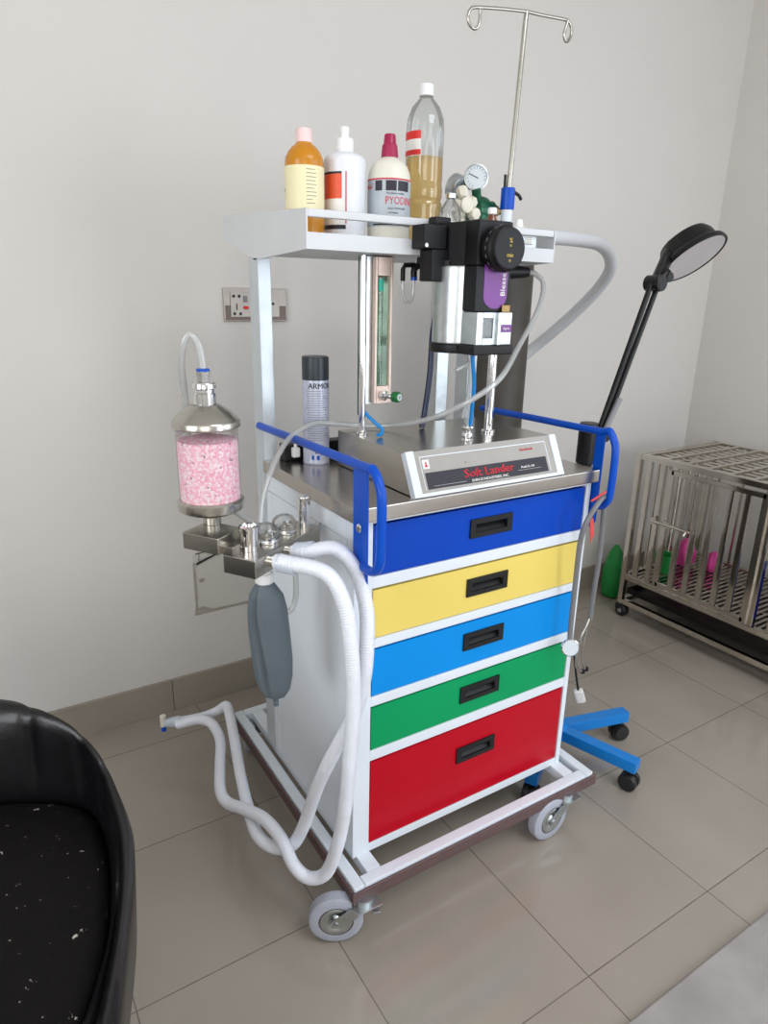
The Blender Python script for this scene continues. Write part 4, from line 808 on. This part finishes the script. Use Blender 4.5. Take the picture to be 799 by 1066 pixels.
# ------------------------------------------------------------------ wall fittings and mat
K = thing('wall_socket', 'brushed double wall socket with a red switch on the back wall', 'wall socket', (.24, YB, 1.28))
yw = YB - .0002
MB().box((.1385, yw - .009, 1.233), (.2275, yw, 1.3275), .003).build('face_plate', M['socket'], K); MB().box((.2485, yw - .009, 1.233), (.3365, yw, 1.3275), .003).build('face_plate', M['socket'], K)
MB().box((.1425, yw - .0096, 1.2365), (.2235, yw - .0091, 1.278)).build('lower_inlay', M['socketdark'], K); MB().box((.2525, yw - .0096, 1.2365), (.3325, yw - .0091, 1.278)).build('lower_inlay', M['socketdark'], K)
md = MB().box((.158, yw - .0125, 1.246), (.218, yw - .0098, 1.316), .001).build('socket_module', M['socket'], K); MB().box((.262, yw - .0125, 1.246), (.31, yw - .0098, 1.3), .001).build('socket_module', M['socket'], K)
b = MB(); fy = yw - .0127
for x, z in ((.168, 1.304), (.185, 1.304), (.169, 1.255), (.187, 1.255)): b.lathe([(.0045, 0), (.0045, .0005)], mtx=axis_to((x, fy, z), (0, -1, 0)), seg=14)
b.lathe([(.0045, 0), (.0045, .0005)], mtx=axis_to((.29, fy, 1.284), (0, -1, 0)), seg=14)
b.box((.175, fy - .0004, 1.266), (.1785, fy, 1.283)); b.build('pin_holes', M['ink'], md)
MB().box((.197, fy - .003, 1.268), (.212, fy, 1.277), .001).build('red_switch', M['label_red'], K)
MB().box((.197, fy - .003, 1.287), (.209, fy, 1.306), .001).build('rocker', M['greyink'], K)
K = thing('plastic_sleeve', 'torn clear plastic sleeve taped low on the back wall', 'sleeve', (.13, YB, .42))
b = MB(); b.box((-.002, yw - .0015, .325), (.268, yw, .527)); b.build('sheet', M['sleeve'], K)
b = MB(); b.prism([(-.008, yw - .0022, .318), (.27, yw - .0022, .322), (.27, yw - .0022, .328), (.05, yw - .0022, .329), (.02, yw - .0022, .345), (-.006, yw - .0022, .340)], (0, .0006, 0)); b.box((-.004, yw - .0022, .34), (.003, yw - .0016, .5)); b.box((.012, yw - .0022, .43), (.03, yw - .0016, .442)); b.build('grimy_edge', M['grimy'], K)
b = MB(); b.prism([(.006, yw - .003, .497), (.008, yw - .003, .49), (.078, yw - .003, .516), (.078, yw - .003, .52), (.03, yw - .003, .507)], (0, .0006, 0)); b.prism([(.006, yw - .003, .528), (.08, yw - .003, .531), (.08, yw - .003, .533), (.006, yw - .003, .531)], (0, .0006, 0)); b.prism([(.014, yw - .003, .496), (.0155, yw - .003, .496), (.019, yw - .003, .53), (.0175, yw - .003, .53)], (0, .0006, 0)); b.build('black_tape', M['tape'], K)
tag(MB().box((.05, -1.25, 0), (1.7, -.4235, .012), .005).build('floor_mat', M['mat']), 'grey mottled mat on the tiled floor before the trolley', 'mat')

# ------------------------------------------------------------------ light
def area(name, loc, rot, sx, sy, e, col):
    l = bpy.data.lights.new(name, 'AREA'); l.shape = 'RECTANGLE'; l.size = sx; l.size_y = sy; l.energy = e; l.color = col
    o = bpy.data.objects.new(name, l); C.objects.link(o); o.location = loc; o.rotation_euler = rot; return o
area('window_daylight', ((WX0 + WX1) / 2, YF - .08, (WZ0 + WZ1) / 2), (math.radians(90), 0, 0), WX1 - WX0, WZ1 - WZ0, 36, (1, .955, .89))
area('front_right_fill_light', ((VX0 + VX1) / 2, YF - .08, (VZ0 + VZ1) / 2), (math.radians(90), 0, 0), VX1 - VX0, VZ1 - VZ0, 46, (.86, .92, 1))  # added fill lamp, brightens the back wall and cage on the right
area('right_fill_light', (XR + .08, (RY0 + RY1) / 2, (RZ0 + RZ1) / 2), (math.radians(90), 0, math.radians(90)), RY1 - RY0, RZ1 - RZ0, 26, (.82, .90, 1))  # added fill lamp, lifts the right part of the back wall
area('left_fill_light', (XL - .08, (UY0 + UY1) / 2, (UZ0 + UZ1) / 2), (math.radians(90), 0, math.radians(-90)), UY1 - UY0, UZ1 - UZ0, 66, (.92, .96, 1))  # added fill lamp from the left, lifts side panel and floor
struct('ceiling_light_panel', MB().box((-.02, -2.32, H - .015), (1.22, -1.08, H - .0002), .004), M['white'])
area('ceiling_panel_light', (.6, -1.7, H - .02), (0, 0, 0), 1.2, 1.2, 34, (.9, .94, 1))
w = bpy.data.worlds.new('daylight'); bpy.context.scene.world = w; w.use_nodes = True
w.node_tree.nodes['Background'].inputs['Color'].default_value = (.86, .93, 1, 1); w.node_tree.nodes['Background'].inputs['Strength'].default_value = 1.0

# ------------------------------------------------------------------ camera
cam = bpy.data.cameras.new('camera'); cam.sensor_fit = 'VERTICAL'; cam.sensor_height = 24; cam.lens = 24 * 696.83 / 1066; cam.clip_start = .02
co = bpy.data.objects.new('camera', cam); C.objects.link(co); co.location = (-.53788, -.94017, 1.31169); co.rotation_euler = (1.259090, -.018765, -.555828)
S = bpy.context.scene; S.camera = co
S.view_settings.view_transform = 'Standard'; S.view_settings.look = 'None'; S.view_settings.gamma = 1; S.view_settings.exposure = -.19; S.view_settings.use_curve_mapping = False
